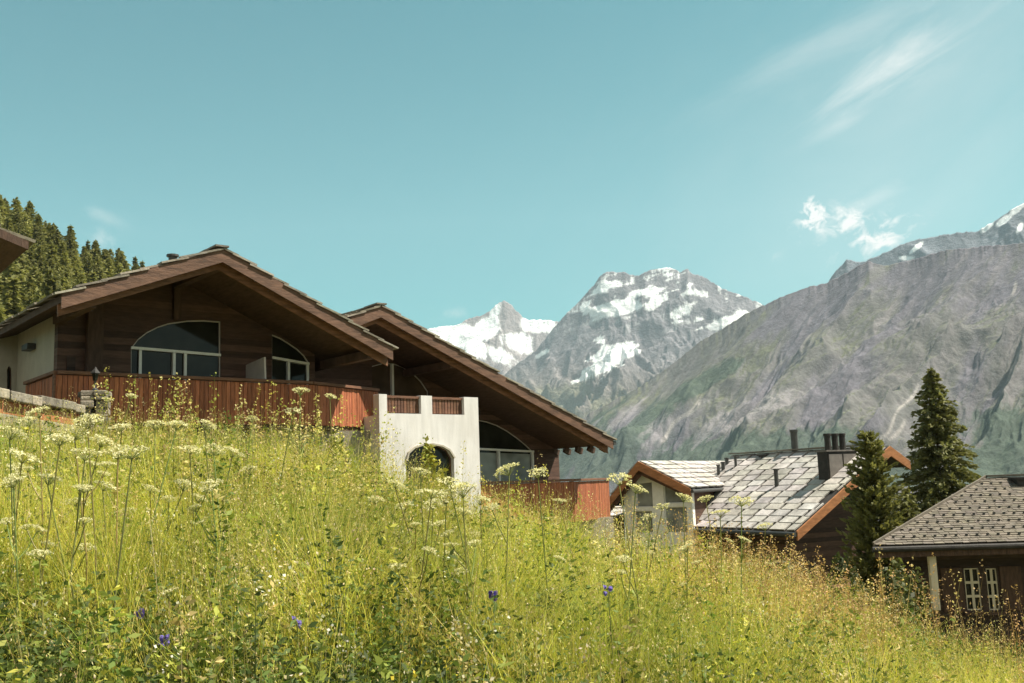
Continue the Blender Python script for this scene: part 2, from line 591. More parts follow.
# -- main peak
sky_b = [(440, 440), (480, 400), (510, 369), (522, 360), (535, 351), (545, 339), (555, 326), (565, 315), (574, 306), (583, 297), (592, 287), (597, 281), (600, 275.5), (609, 271), (617, 272), (625, 272.5), (632, 275), (639, 276), (645, 272), (650, 270), (658, 268.5), (666, 267.5), (674, 269), (680, 272), (684, 270), (687, 268), (690, 272), (694, 274.5), (703, 276), (709, 280), (715, 284), (723, 289), (732, 292), (748, 298), (768, 307), (800, 330), (860, 380)]


def rel_b(lat, D, t):
    q = 1.35 * D
    wx = 150 * fbm(lat / 420, q / 420, 14, 4); wy = 150 * fbm(lat / 420, q / 420, 24, 4)
    a = lat + wx; b = q + wy
    return -330 * (1 - ridged((a + .45 * b) / 760, (b - .2 * a) / 900, 121)) - 90 * (1 - ridged((a - .6 * b) / 260, b / 360, 7, 4)) + 60 * fbm(a / 120, b / 130, 13, 6, gain=.6)


def col_b(PX, PY, X, Y, Z, gx, gy, lat, D):
    n = fbm(lat / 210 + D / 900, D / 500, 151, 6, gain=.62); n2 = fbm(lat / 55, D / 120, 181, 5, gain=.65)
    band = fbm((lat + .9 * Z) / 330, (Z - .28 * lat) / 62, 157, 5, gain=.6)
    c = np.zeros(PX.shape + (3,)) + np.array((0.195, 0.180, 0.195))
    low = smooth(345, 395, PY)
    c = mixc(c, (0.20, 0.172, 0.160), low)
    grass = smooth(0, .3, n + (PY - 385) / 60)
    c = mixc(c, (0.15, 0.15, 0.085), grass * .6)
    c = c * (1 + .30 * n2[..., None])
    s = blobs(PX, PY, [(620, 308, 34, 7.5, -8), (655, 303, 14, 6, -30), (617, 352, 25, 8, -12), (606, 366, 26, 5.5, -24), (592, 374, 17, 3, -30), (603, 344, 8, 10, -50),
                       (545, 352, 10, 2.5, -30), (733, 321, 28, 8, -10), (680, 314, 14, 5, -35), (600, 287, 12, 9, -50), (690, 287, 7, 10, 40), (640, 291, 46, 5, -4), (590, 300, 10, 7, -45), (700, 318, 9, 4, 20)])
    strong = blobs(PX, PY, [(620, 308, 34, 7.5, -8), (617, 352, 27, 8, -12), (604, 366, 26, 5.5, -24), (733, 321, 28, 8, -10), (655, 303, 14, 6, -30)])
    m = smooth(0.0, 0.12, s * .50 + band * 1.1 + n * .35 + n2 * .35 - .12)
    m = np.maximum(m, smooth(-.02, .07, strong * .9 + n * .45 + band * .55 + n2 * .35 + .03))
    up = smooth(345, 285, PY) * smooth(.14, .28, .8 * n2 + .9 * band)
    m = np.clip(np.maximum(m, up * .8), 0, 1)
    return mixc(c, SNOW, m)


mountain('rocky_mountain', sky_b, 460, 840, 480, 380, 6200.0, 4500.0, 50, 1.15, rel_b, col_b, mountain_material('grey_rock', .35, 20, .014), jag=2.2, jagf=.22)

# -- far ridge on the right
sky_c = [(740, 330), (800, 300), (825, 286), (836, 271), (847, 259), (856, 262), (865, 261), (875, 257), (887, 252), (900, 245), (915, 240), (931, 237), (950, 234), (966, 232), (976, 232), (984, 227), (998, 219), (1010, 211), (1023, 203), (1060, 190), (1160, 215)]


def rel_c(lat, D, t):
    q = 1.3 * D
    return -170 * (1 - ridged((lat + .5 * q) / 420, q / 560, 221)) + 45 * fbm(lat / 90, q / 110, 23, 6, gain=.6)


def col_c(PX, PY, X, Y, Z, gx, gy, lat, D):
    n = fbm(lat / 150 + D / 500, D / 300, 251, 6, gain=.62)
    c = np.zeros(PX.shape + (3,)) + np.array((0.16, 0.17, 0.195))
    c = c * (1 + .35 * n[..., None])
    s = blobs(PX, PY, [(987, 227, 9, 3.5, -38), (1004, 220, 11, 4, -38), (1018, 208, 12, 4, -40), (1040, 205, 18, 10, -40), (1020, 228, 8, 4, -60), (916, 248, 8, 2, -40), (905, 258, 8, 2, 0)])
    return mixc(c, SNOW, smooth(-.02, .2, s * .6 + n * .7))


mountain('far_ridge', sky_c, 790, 1130, 340, 220, 4800.0, 3900.0, 500, 1.1, rel_c, col_c, mountain_material('blue_rock', .3, 14, .016), jag=2.0, jagf=.2)

# -- the big slope on the right
sky_d = [(470, 520), (520, 468), (560, 436), (590, 413), (640, 387), (670, 366), (700, 341), (720, 330), (745, 314), (768, 303), (790, 293), (812, 286), (826, 283), (840, 276), (855, 268), (868, 261), (876, 264), (885, 266), (900, 262), (920, 258), (940, 251), (957, 249), (984, 246), (1005, 245), (1024, 243), (1100, 226), (1200, 215)]


def rel_d(lat, D, t):
    q = 1.15 * D
    wx = 90 * fbm(lat / 330, q / 330, 33, 4); wy = 90 * fbm(lat / 330, q / 330, 43, 4)
    a = lat + wx; b = q + wy
    u = (a - .80 * b) / 480; v = (b + .6 * a) / 1700
    u2 = (a - .62 * b) / 165; v2 = (b + .4 * a) / 620
    return (-125 * (1 - ridged(u, v, 321, 7, gain=.52)) - 40 * (.5 - fbm(a / 420, b / 520, 325, 4)) - 18 * (1 - ridged(u2, v2, 333, 6, gain=.5)) + 6 * fbm(a / 60, b / 66, 35, 7, gain=.66)) + 50


def col_d(PX, PY, X, Y, Z, gx, gy, lat, D):
    n = fbm((lat - .7 * D) / 190, (D + .5 * lat) / 480, 351, 6, gain=.6); n2 = fbm((lat - .4 * D) / 42, D / 80, 371, 5, gain=.66)
    n3 = fbm((lat - .7 * D) / 55, (D + .5 * lat) / 420, 391, 5, gain=.6)
    rock = np.zeros(PX.shape + (3,)) + np.array((0.142, 0.130, 0.150))
    c = rock * (1 + .30 * n2[..., None])
    steep = smooth(.35, .9, np.abs(gx) + np.abs(gy) * .5)
    alp = smooth(-.12, .28, n + .25 * n3 + smooth(260, 350, PY) * .30 - .10)
    alp = alp * (1 - .6 * steep)
    c = mixc(c, (0.132, 0.136, 0.086), alp * .9)
    dry = smooth(.05, .4, n3 + .3 * n2)
    c = mixc(c, (0.205, 0.182, 0.188), dry * .5)
    f = blobs(PX, PY, [(610, 455, 90, 45, -20), (690, 455, 70, 26, -15), (640, 425, 70, 16, -30), (700, 385, 60, 10, -32), (790, 448, 75, 26, -12), (1010, 470, 75, 75, 15), (830, 480, 190, 22, 0), (700, 500, 160, 32, 0), (1000, 420, 40, 14, 10)])
    fm = smooth(-.02, .20, f * .7 + n * .5 + n2 * .45 - .08)
    c = mixc(c, (0.060, 0.082, 0.062), fm * .85)
    sc = blobs(PX, PY, [(660, 432, 50, 16, -35), (720, 425, 55, 12, -30), (620, 420, 40, 9, -30), (780, 400, 60, 12, -20)])
    c = mixc(c, (0.25, 0.228, 0.24), smooth(0, .3, sc * .7 + n3 * .8 + n * .4 - .05) * .6)
    # pale scree chutes
    def streak(x0, y0, x1, y1, w):
        L = math.hypot(x1 - x0, y1 - y0); ux, uy = (x1 - x0) / L, (y1 - y0) / L
        a = (PX - x0) * ux + (PY - y0) * uy; b = -(PX - x0) * uy + (PY - y0) * ux + 2.2 * np.sin(a / 7.0)
        return smooth(w, w * .3, np.abs(b) + 1.5 * n2) * smooth(-4, 4, a) * smooth(L + 4, L - 4, a)
    for s in ((918, 385, 872, 452, 2.4), (905, 420, 890, 440, 2.8), (1016, 282, 1010, 294, 2.0), (700, 400, 660, 440, 3)):
        c = mixc(c, (0.34, 0.31, 0.29), streak(*s) * .7)
    return np.clip(c, 0.01, 1)


mountain('mountain_slope', sky_d, 500, 1150, 640, 520, ([500, 700, 1024], [3000.0, 3000.0, 2600.0]), 1150.0, -190, 1.15, rel_d, col_d, mountain_material('slope_rock', .30, 4.5, .05), jag=2.2, jagf=.16)

# -- forested hillside on the left
sky_h = [(-260, 190), (-100, 205), (0, 232), (30, 246), (60, 262), (100, 284), (145, 302), (200, 325), (260, 350), (320, 400)]
HILL_D0, HILL_D1, HILL_Z0 = 110.0, 360.0, 6.0
_hs = np.array([ray(*p) for p in sky_h])
_ha = np.arctan2(_hs[:, 0], _hs[:, 1]); _he = _hs[:, 2] / np.hypot(_hs[:, 0], _hs[:, 1])


def hill_z(x, y):
    a = np.arctan2(x, y); D = np.hypot(x, y)
    t = (D - HILL_D0) / (HILL_D1 - HILL_D0)
    zr = np.interp(a, _ha, _he) * HILL_D1
    z = HILL_Z0 + (zr - HILL_Z0) * np.clip(t, 0, 1) ** 1.15 - np.clip(t - 1, 0, 1) * 120
    return z + np.where(t < 0, t * 20, 0)


def build_hill():
    aa = np.linspace(_ha[0], _ha[-1], 90); DD = np.linspace(70, 460, 90)
    A, D = np.meshgrid(aa, DD)
    X = np.sin(A) * D; Y = np.cos(A) * D
    Z = hill_z(X, Y) + 1.5 * fbm(X / 15, Y / 15, 71, 4)
    n, m = X.shape
    V = np.stack([X, Y, Z], -1).reshape(-1, 3)
    i = np.arange(n * m).reshape(n, m)
    F = np.stack([i[:-1, :-1], i[:-1, 1:], i[1:, 1:], i[1:, :-1]], -1).reshape(-1, 4)
    o = bpy.data.objects.new('hillside', np_mesh('hillside', V, [F], np.ones((len(V), 3)), M['hill'], True))
    link(o); tag(o, kind='structure')


build_hill()


# ------------------------------------------------------------------ foliage helpers
def leaf_cloud(centres, size, tint, aspect=1.7, droop=0.0, rng=RNG, dirs=None):
    """one small pointed leaf card (4 corners, folded) per centre"""
    n = len(centres)
    a = rng.normal(size=(n, 3)) if dirs is None else dirs + 0.45 * rng.normal(size=(n, 3))
    a[:, 2] -= droop
    a /= np.linalg.norm(a, axis=1)[:, None]
    b = np.cross(a, rng.normal(size=(n, 3))); b /= np.linalg.norm(b, axis=1)[:, None]
    s = (size if hasattr(size, '__len__') else np.full(n, size))[:, None]
    p0 = centres - a * s * aspect * .5; p2 = centres + a * s * aspect * .5
    c = np.cross(a, b)
    p1 = centres + b * s * .5 + c * s * .12; p3 = centres - b * s * .5 + c * s * .12
    V = np.stack([p0, p1, p2, p3], 1).reshape(-1, 3)
    F = np.arange(4 * n).reshape(-1, 4)
    C = np.repeat(tint, 4, axis=0)
    return V, F, C


def conifer_crown(h, r, seed, n_whorl, per, cards, card, base=0.1, droop=0.35, up=0.0, power=0.85, var=(.65, 1.3)):
    rng = np.random.default_rng(seed)
    P = []; T = []; Dr = []
    for k in range(n_whorl):
        f = (k + rng.uniform(0, .8)) / n_whorl
        z = h * (base + (1 - base) * f)
        L0 = r * (1 - f) ** power * rng.uniform(.75, 1.12) + .03 * r
        m = max(3, int(round(per * (1 - .4 * f))))
        a0 = rng.uniform(0, 6.28)
        for j in range(m):
            a = a0 + 6.283 * j / m + rng.normal() * .25
            L = L0 * rng.uniform(.6, 1.15)
            nc = max(2, int(cards * (L / r) ** .8 + 1))
            q = rng.uniform(.12, 1.0, nc)
            side = rng.normal(size=nc) * .16 * L * (1.1 - q)
            x = np.cos(a) * q * L - np.sin(a) * side; y = np.sin(a) * q * L + np.cos(a) * side
            zz = z + up * q * L - droop * L * q * q + rng.normal(size=nc) * card * .35
            P.append(np.stack([x, y, zz], 1))
            dd = np.stack([np.cos(a) * np.ones(nc), np.sin(a) * np.ones(nc), np.full(nc, up - droop * .6)], 1)
            Dr.append(dd)
            g = rng.uniform(*var)
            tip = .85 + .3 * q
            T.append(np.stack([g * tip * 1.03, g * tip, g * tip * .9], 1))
    P = np.concatenate(P); T = np.concatenate(T); Dr = np.concatenate(Dr)
    P = np.concatenate([P, [[0, 0, h * .985], [0, 0, h], [0, 0, h * .97]]])
    Dr = np.concatenate([Dr, [[0, 0, 1.0]] * 3]); T = np.concatenate([T, np.ones((3, 3))])
    sz = card * rng.uniform(.6, 1.3, len(P))
    return leaf_cloud(P, sz, T, aspect=2.2, rng=rng, dirs=Dr)


def crown_mesh(name, mat, *a, **k):
    V, F, C = conifer_crown(*a, **k)
    return np_mesh(name, V, [F], C, mat)


def tree(name, loc, h, crown_me, trunk_r, label, cat='tree', group=None):
    t = empty(name, loc, 0, label, cat, group)
    b = MB()
    b.tube([(0, 0, -.3), (0.02 * h * .2, 0, h * .3), (0, .01 * h, h * .65), (0, 0, h * .97)], [trunk_r, trunk_r * .75, trunk_r * .42, .012], 9)
    for k in range(14):
        z = h * (.12 + .055 * k); a = k * 2.4
        L = (h - z) * .2
        b.tube([(0, 0, z), (math.cos(a) * L, math.sin(a) * L, z + .02 * L)], [trunk_r * .22 * (1 - z / h) + .008, .006], 5)
    b.build('trunk', M['bark'], t)
    o = bpy.data.objects.new('crown', crown_me); link(o, t)
    return t


# forest on the hillside: single conifers sharing five crowns
far_me = []
FLAT = (.85, 1.12)
for s in range(8):
    hh = 1.0
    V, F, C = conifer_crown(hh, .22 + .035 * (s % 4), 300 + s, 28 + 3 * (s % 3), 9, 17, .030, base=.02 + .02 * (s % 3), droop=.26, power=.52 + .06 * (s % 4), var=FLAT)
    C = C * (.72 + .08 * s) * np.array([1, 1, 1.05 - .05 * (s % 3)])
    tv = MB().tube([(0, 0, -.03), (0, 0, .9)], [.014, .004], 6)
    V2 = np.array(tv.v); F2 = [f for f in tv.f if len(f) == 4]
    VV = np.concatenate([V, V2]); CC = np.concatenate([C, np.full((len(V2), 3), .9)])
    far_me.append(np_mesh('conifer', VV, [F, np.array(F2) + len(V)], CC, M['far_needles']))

frng = random.Random(5)
placed = []
tries = 0
while len(placed) < 300 and tries < 60000:
    tries += 1
    a = frng.uniform(rad(-30.5), rad(-17.5)); D = math.sqrt(frng.uniform(130 ** 2, 368 ** 2))
    x, y = math.sin(a) * D, math.cos(a) * D
    if any((x - q[0]) ** 2 + (y - q[1]) ** 2 < (4.3 + .003 * D) ** 2 for q in placed): continue
    z = float(hill_z(np.array(x), np.array(y)))
    hgt = 10 + 6.5 * frng.random()
    X1, Y1 = project(x, y, z + hgt)
    if X1 < -35 or X1 > 165: continue
    placed.append((x, y, z, hgt))
for q in placed:
    o = bpy.data.objects.new('conifer_tree', far_me[frng.randrange(8)])
    link(o); o.location = (q[0], q[1], q[2] - .3)
    s = q[3]
    o.scale = (s * frng.uniform(.85, 1.2), s * frng.uniform(.85, 1.2), s)
    o.rotation_euler = (0, 0, frng.uniform(0, 6.28))
    tag(o, 'green conifer in the dense sunlit forest on the steep hillside above the chalet', 'tree', 'conifers of the hillside forest')


# ------------------------------------------------------------------ building parts
def cover_slabs(name, mat, parent, p0, e, g, le, lg, nrm, cw=0.75, ch=0.5, th=0.045, gap=0.025, stagger=True, wave=0.0, jitter=.02, over=.06, clip=None, lo=.75, hi=1.25, tk=.9):
    """stone slabs laid in courses on a slope: p0 lower corner, e along the eave, g up the slope, nrm outward"""
    b = MB()
    p0, e, g, nrm = (np.array(v, float) for v in (p0, e, g, nrm))
    rng = random.Random(int(abs(p0[0] * 100)) + len(name))
    rows = int(math.ceil(lg / ch))
    for r in range(rows):
        u = -rng.uniform(0, cw * .8) if stagger else -cw * .5
        ph = wave * (math.sin(r * .9) + .6 * math.sin(r * 2.3 + 1))
        first = True
        while u < le:
            w = cw * (rng.uniform(.65, 1.35) if stagger else rng.uniform(.93, 1.07))
            u0, u1 = max(u + ph, 0), min(u + w + ph, le)
            if u1 - u0 > .12:
                v0 = r * ch - over - rng.uniform(0, jitter) * 2; v1 = min((r + 1) * ch + .04, lg)
                um = (u0 + u1) / 2; vm = (v0 + v1) / 2
                if clip is None or clip(um, vm):
                    k = rng.uniform(lo, hi)
                    b.tint = (k, k * rng.uniform(.97, 1.03), k * rng.uniform(.93, 1.05))
                    c = p0 + e * um + g * vm + nrm * (th * 1.1 + rng.uniform(-.4, .6) * jitter)
                    tilt = g + nrm * (-th / ch * tk) + e * rng.uniform(-.02, .02)
                    b.obox(c, e * ((u1 - u0) / 2 - gap / 2) + g * rng.uniform(-.008, .008), tilt * ((v1 - v0) / 2), nrm * th / 2)
            u += w
    return b.build(name, mat, parent)


def gable_roof(t, A, B, C, y0, y1, th=0.16, slab_mat='dark_slab', slabs=True, verge_mat='verge_wood', board=0.31, inner=True, cw=.7, ch=.5):
    """A ridge, B left eave, C right eave as (x, z) of the top surface; y0 front, y1 back"""
    b = MB()
    secs = [((B[0], B[1] - th), (A[0], A[1] - th), (C[0], C[1] - th), (C[0], C[1]), (A[0], A[1]), (B[0], B[1]))]
    for s in secs:
        for q in ((s[0], s[1], s[4], s[5]), (s[1], s[2], s[3], s[4])):
            b.prism([(p[0], y0, p[1]) for p in q], (0, y1 - y0, 0))
    roof = b.build('roof', M['dark_wood'], t)
    for (P, Q) in ((A, B), (A, C)):
        d = np.array([Q[0] - P[0], 0, Q[1] - P[1]]); L = np.linalg.norm(d); d /= L
        nrm = np.array([-d[2], 0, d[0]])
        if nrm[2] < 0: nrm = -nrm
        vb = MB()
        sgn = 1 if Q[0] > P[0] else -1
        p3 = np.array([P[0], 0, P[1]]); q3 = np.array([Q[0], 0, Q[1]])
        # two stepped verge boards, plumb cut at the ridge
        for (yf, yb, top, bot) in ((y0 - .05, y0, .03, -board), (y0 + .22, y0 + .27, -th - .01, -board - .13)) if inner else ((y0 - .05, y0, .03, -board),):
            vb.tint = (1, 1, 1) if yf < y0 else (1.55, 1.4, 1.2)
            a0 = p3 + (0, yf, top); a1 = q3 + (0, yf, top); a2 = q3 + (0, yf, bot); a3 = p3 + (0, yf, bot)
            vb.prism([a0, a1, a2, a3], (0, yb - yf, 0))
        vb.build('verge_board', M[verge_mat], roof)
        if slabs:
            low = q3 + np.array([0, y0 - .10, 0])
            cover_slabs('roof_slabs', M[slab_mat], roof, low, (0, 1, 0), -d, y1 - y0 + .1, L, nrm, cw=cw, ch=ch, jitter=.03, over=.1)
    rc = MB()
    for k in range(int((y1 - y0) / .7)):
        rc.rnd(.7, 1.1)
        rc.obox((A[0] + random.uniform(-.04, .04), y0 + .25 + k * .7, A[1] + .075), (.17, 0, random.uniform(-.02, .02)), (0, .36, random.uniform(-.008, .008)), (0, 0, .022))
    rc.build('ridge_slabs', M[slab_mat], roof)
    return roof


def zline(P, Q, x):
    return P[1] + (Q[1] - P[1]) * (x - P[0]) / (Q[0] - P[0])


def window(t, outline, y, bars, frame=.06, pane_mat='glass', frame_mat='white_paint', bar_mat='white_paint', depth=.10, fd=.06):
    """outline in local x-z; frame follows the outline; bars = (x0,z0,x1,z1,width)"""
    b = MB()
    n = len(outline)
    for i in range(n):
        p, q = outline[i], outline[(i + 1) % n]
        b.beam((p[0], y + depth - .03, p[1]), (q[0], y + depth - .03, q[1]), fd, frame, up=(0, 1, 0))
    w = b.build('window', M[frame_mat], t)
    pb = MB()
    tris = tessellate_polygon([[Vector((p[0], p[1], 0)) for p in outline]])
    pb.add([(p[0], y + depth, p[1]) for p in outline], [tuple(k) for k in tris])
    pb.build('pane', M[pane_mat], w)
    for (x0, z0, x1, z1, wd) in bars:
        MB().beam((x0, y + depth - .05, z0), (x1, y + depth - .05, z1), .07, wd, up=(0, 1, 0)).build('window_bar', M[bar_mat], w)
    return w


def boards(t, pts, z0, z1, name='balcony_panel', mat='red_board', bw=0.115, th=.028, zf=None):
    """upright boards along a plan polyline"""
    b = MB()
    for (p, q) in zip(pts[:-1], pts[1:]):
        p = np.array(p, float); q = np.array(q, float); L = np.linalg.norm(q - p); d = (q - p) / L
        n = max(1, int(L / bw)); w = L / n
        for k in range(n):
            c = p + d * (k + .5) * w
            b.rnd(.72, 1.25)
            zz0 = z0 + random.uniform(-.01, .02)
            nr = np.array([-d[1], d[0]]) * random.uniform(-.006, .006)
            b.obox((c[0] + nr[0], c[1] + nr[1], (zz0 + z1) / 2), (d[0] * w * .44, d[1] * w * .44, 0), (-d[1] * th / 2, d[0] * th / 2, 0), (0, 0, (z1 - zz0) / 2))
    return b.build(name, M[mat], t)


def rail(t, pts, z, w=.14, h=.07, name='handrail', mat='rail_wood'):
    b = MB()
    for p, q in zip(pts[:-1], pts[1:]):
        b.beam((p[0], p[1], z), (q[0], q[1], z), w, h)
    return b.build(name, M[mat], t, bevel=.008)


# ------------------------------------------------------------------ front chalet
p0 = at(200, 377, 25.0)
TH = 40.0
ZB = 0.6
FC = Frame((p0[0], p0[1], ZB), TH)
chalet = empty('chalet', FC.o, FC.rz, 'large brown wooden chalet with wide gable and a big half arched window above the meadow', 'chalet', None)
YW, YV = 1.3, -1.6
A1 = FC.sz(222, 250, YV); B1 = FC.sz(61, 295, YV); C1 = FC.sz(392, 349, YV)
r1 = gable_roof(chalet, A1, B1, C1, YV, 13.0)
TH1 = .165
sL = FC.sz(57, 365, YW)[0]; sR = C1[0] - .75


def under1(x, d=TH1):
    return (zline(A1, B1, x) if x < A1[0] else zline(A1, C1, x)) - d


S = lambda x, y: FC.sz(x, y, YW)
w1 = [S(131, 392), S(131, 348), S(138, 339), S(147, 332), S(158, 326.5), S(169, 323), S(188, 320.3), S(205, 320), S(221, 321.3), S(221, 396)]
w2 = [S(272, 396), S(272, 334), S(281, 337.5), S(290, 343), S(298, 348.5), S(305, 355), S(309.5, 362), S(309.5, 398)]
for q in w2[1:7]: print('CLEAR', q[0], under1(q[0]) - q[1])
outer = [(sL, -.6), (sR, -.6), (sR, under1(sR)), (A1[0], under1(A1[0])), (sL, under1(sL))]
MB().wall(outer, [w1, w2], YW, YW + .28).build('facade_wall', M['wall_wood'], chalet)
a_, b_ = S(131, 347.5), S(221, 355)
zz = lambda px, py: S(px, py)
lo1 = S(141, 394)[1]
window(chalet, w1, YW, [(a_[0], a_[1], b_[0], b_[1], .10), (*S(141, 350), S(141, 350)[0], lo1, .05), (*S(174.5, 352), S(174.5, 352)[0], lo1, .10), (*S(186, 353), S(186, 353)[0], lo1, .06)],
       frame=.035, frame_mat='screen_panel')
a_, b_ = S(272, 357.5), S(309, 364)
window(chalet, w2, YW, [(a_[0], a_[1], b_[0], b_[1], .17), (*S(289, 360), S(289, 360)[0], S(289, 396)[1], .09), (S(308.3, 362)[0], S(308.3, 362)[1], S(308.3, 362)[0], lo1, .06)],
       frame=.035, frame_mat='screen_panel')
# small shuttered opening at the left of the facade
x0, z0 = S(66, 384); x1, z1 = S(75, 357)
sh = MB(); sh.box(x0, x1, YW - .05, YW - .003, z0, z1).build('shutter', M['log_wood'], chalet)
# corner post of squared logs and king post bracket
MB().box(S(84, 380)[0], S(100, 380)[0], YW - .22, YW - .003, .3, under1(S(92, 380)[0]) - .02).build('corner_post', M['dark_wood'], chalet, bevel=.02)
kp = FC.sz(218, 280, -.2)
b = MB()
b.box(A1[0] - .1, A1[0] + .1, YW - .16, YW - .006, A1[1] - 1.30, A1[1] - TH1 - .25)
b.build('bracket', M['dark_wood'], chalet, bevel=.01)
for f in (0.0, .90, -.80):
    x = A1[0] + (f * (C1[0] - A1[0]) if f >= 0 else -f * (B1[0] - A1[0]))
    MB().box(x - .11, x + .11, YV + .3, YW - .004, under1(x, TH1 + .29 + .02 * abs(f)), under1(x, TH1 + .02 + .05)).build('purlin', M['dark_wood'], chalet, bevel=.01)
# side wall, plastered, running back from the left corner
b = MB()
ys1 = FC.onX(17, 370, sL)[1]
b.prism([(sL, YW + .285, -.6), (sL, 12.5, -.6), (sL, 12.5, under1(sL, TH1 + .03)), (sL, YW + .285, under1(sL, TH1 + .03))], (.25, 0, 0))
b.build('side_wall', M['cream_plaster'], chalet)
MB().prism([(sR, YW + .285, -.6), (sR, 12.5, -.6), (sR, 12.5, under1(sR, TH1 + .03)), (sR, YW + .285, under1(sR, TH1 + .03))], (-.25, 0, 0)).build('side_wall', M['wall_wood'], chalet)
# set back stub wall with an arched opening, facing the sun
yw = min(ys1, 11.5)
xa = sL - .003
xl = sL - 2.6
ztop = FC.onX(17, 357, sL)[2]
Q = lambda x, y: FC.sz(x, y, yw)
ar = [Q(7, 410), Q(7, 370), Q(8, 367), Q(9.5, 366), Q(11, 368), Q(11.7, 372), Q(11.7, 410)]
MB().wall([(xl, -.6), (xa, -.6), (xa, under1(xa, TH1 + .05)), (xl, under1(xa, TH1 + .05) - .8)], [ar], yw, yw + .25).build('side_wall', M['cream_plaster'], chalet)
window(chalet, ar, yw, [], frame=.04, frame_mat='dark_wood')
MB().box(sL - .22, sL - .002, 3.2, 3.75, FC.onX(30, 352, sL)[2], FC.onX(30, 352, sL)[2] + .16).build('wall_lamp', M['metal_dark'], chalet, bevel=.02)
# balcony
bl = FC.sz(57, 373, 0)[0]; bm_ = FC.sz(312, 381, 0); zr_ = FC.sz(200, 377, 0)[1]
# right part turns away from the viewer: find its end on the photographed rail line
dirp = np.array([math.cos(rad(22)), math.sin(rad(22))])
best = None
for k in range(1, 400):
    q = np.array([bm_[0], 0]) + dirp * k * .02
    wp = FC.o + FC.U * q[0] + FC.B * q[1] + np.array([0, 0, zr_])
    if project(*wp)[0] >= 377.5:
        best = q; break
be = best
pl_ = [(bl, 2.6), (bl, 0), (bm_[0], 0), (be[0], be[1])]
zfl = zr_ - 1.12
rail(chalet, pl_, zr_ - .03, .16, .08)
rail(chalet, [(p[0] + .0, p[1] + .07) for p in pl_[1:]], zr_ - .22, .06, .12, name='rail_beam')
boards(chalet, pl_, zfl - .05, zr_ - .09)
sb = MB()
sb.prism([(bl + .02, .04, zfl - .16), (bm_[0], .04, zfl - .16), (be[0] - .02, be[1] + .04, zfl - .16), (be[0] - .02, YW - .003, zfl - .16), (bl + .02, YW - .003, zfl - .16)], (0, 0, .12))
sb.build('balcony_floor', M['dark_wood'], chalet)
for q in (pl_[1], (bm_[0], 0), (be[0] - .05, be[1] - .01), ((bl + bm_[0]) / 2, 0)):
    MB().box(q[0] - .06, q[0] + .06, q[1] + .02, q[1] + .13, zfl - .03, zr_ - .075).build('balcony_post', M['rail_wood'], chalet)
# masonry plinth below the balcony
MB().prism([(bl + .3, .5, -.6), (be[0] - .1, .5, -.6), (be[0] - .1, .5, zfl - .17), (bl + .3, .5, zfl - .17)], (0, .5, 0)).build('plinth', M['stone'], chalet)
# white privacy screen between the two balconies
xs_, zs_ = FC.sz(246, 365, YW - .02)
far_ = FC.onX(246, 365, xs_); near_t = FC.onX(264, 357, xs_)
MB().prism([(xs_, YW - .01, zfl), (xs_, YW - .01, far_[2]), (xs_, near_t[1], near_t[2]), (xs_, near_t[1] - .12, zfl)], (.05, 0, 0)).build('privacy_screen', M['screen_panel'], chalet)
# vent pipe on the roof
vx = A1[0] - .75
pv = np.array([vx, YV + 1.2, under1(vx, 0)])
MB().tube([pv + (0, 0, -.1), pv + (0, 0, .28)], .10, 12).tube([pv + (0, 0, .28), pv + (0, 0, .33)], .15, 12).build('vent_pipe', M['metal_dark'], r1)

# ------------------------------------------------------------------ rear chalet
rear = empty('chalet', FC.o + FC.U * 8 + FC.B * 3 + np.array([0, 0, -1.6]), FC.rz, 'second brown chalet with a long sloping gable roof behind a white walled balcony', 'chalet')
F2 = Frame(rear.location, TH)
oy = 3.0
V2 = .1 - oy; W2 = 3.0 - oy
BL = -oy                       # plane of the white masonry front
A2 = F2.sz(380, 307, V2); C2 = F2.sz(612, 440, V2)
sl2 = (C2[1] - A2[1]) / (C2[0] - A2[0])
B2 = (A2[0] - 4.0, A2[1] + 4.0 * sl2)
A2 = tuple(A2); C2 = tuple(C2)
# left slope ends on the neighbour's roof: cut it short
B2s = (A2[0] - 1.0, A2[1] + 1.0 * sl2)
r2 = gable_roof(rear, A2, B2s, C2, V2, V2 + 13.0)
xw2 = F2.sz(559, 460, W2)[0]


def under2(x, d=TH1):
    return (zline(A2, B2s, x) if x < A2[0] else zline(A2, C2, x)) - d


S2 = lambda x, y: F2.sz(x, y, W2)
w3 = [S2(372, 430), S2(372, 366), S2(384, 362.8), S2(394, 363.2), S2(404, 366.5), S2(414, 373), S2(422, 381), S2(429, 391.5), S2(429, 430)]
w4 = [S2(470, 500), S2(470, 419), S2(478, 419.5), S2(488, 421.5), S2(498, 425), S2(508, 430.5), S2(518, 437.5), S2(526, 444), S2(534, 451.5), S2(534, 500)]
xl2 = A2[0] - .9
MB().wall([(xl2, -1.5), (xw2, -1.5), (xw2, under2(xw2)), (A2[0], under2(A2[0])), (xl2, under2(xl2))], [w3, w4], W2, W2 + .28).build('facade_wall', M['wall_wood'], rear)
MB().prism([(xw2, W2 + .285, -1.5), (xw2, 10, -1.5), (xw2, 10, under2(xw2, TH1 + .03)), (xw2, W2 + .285, under2(xw2, TH1 + .03))], (-.25, 0, 0)).build('side_wall', M['wall_wood'], rear)
z3 = S2(392, 425)[1]
window(rear, w3, W2, [(S2(392.5, 363)[0], S2(392.5, 364)[1], S2(392.5, 363)[0], z3, .13)], frame=.035, frame_mat='screen_panel', pane_mat='curtain')
a_, b_ = S2(470, 448.5), S2(534, 451.5); z4 = S2(499, 495)[1]
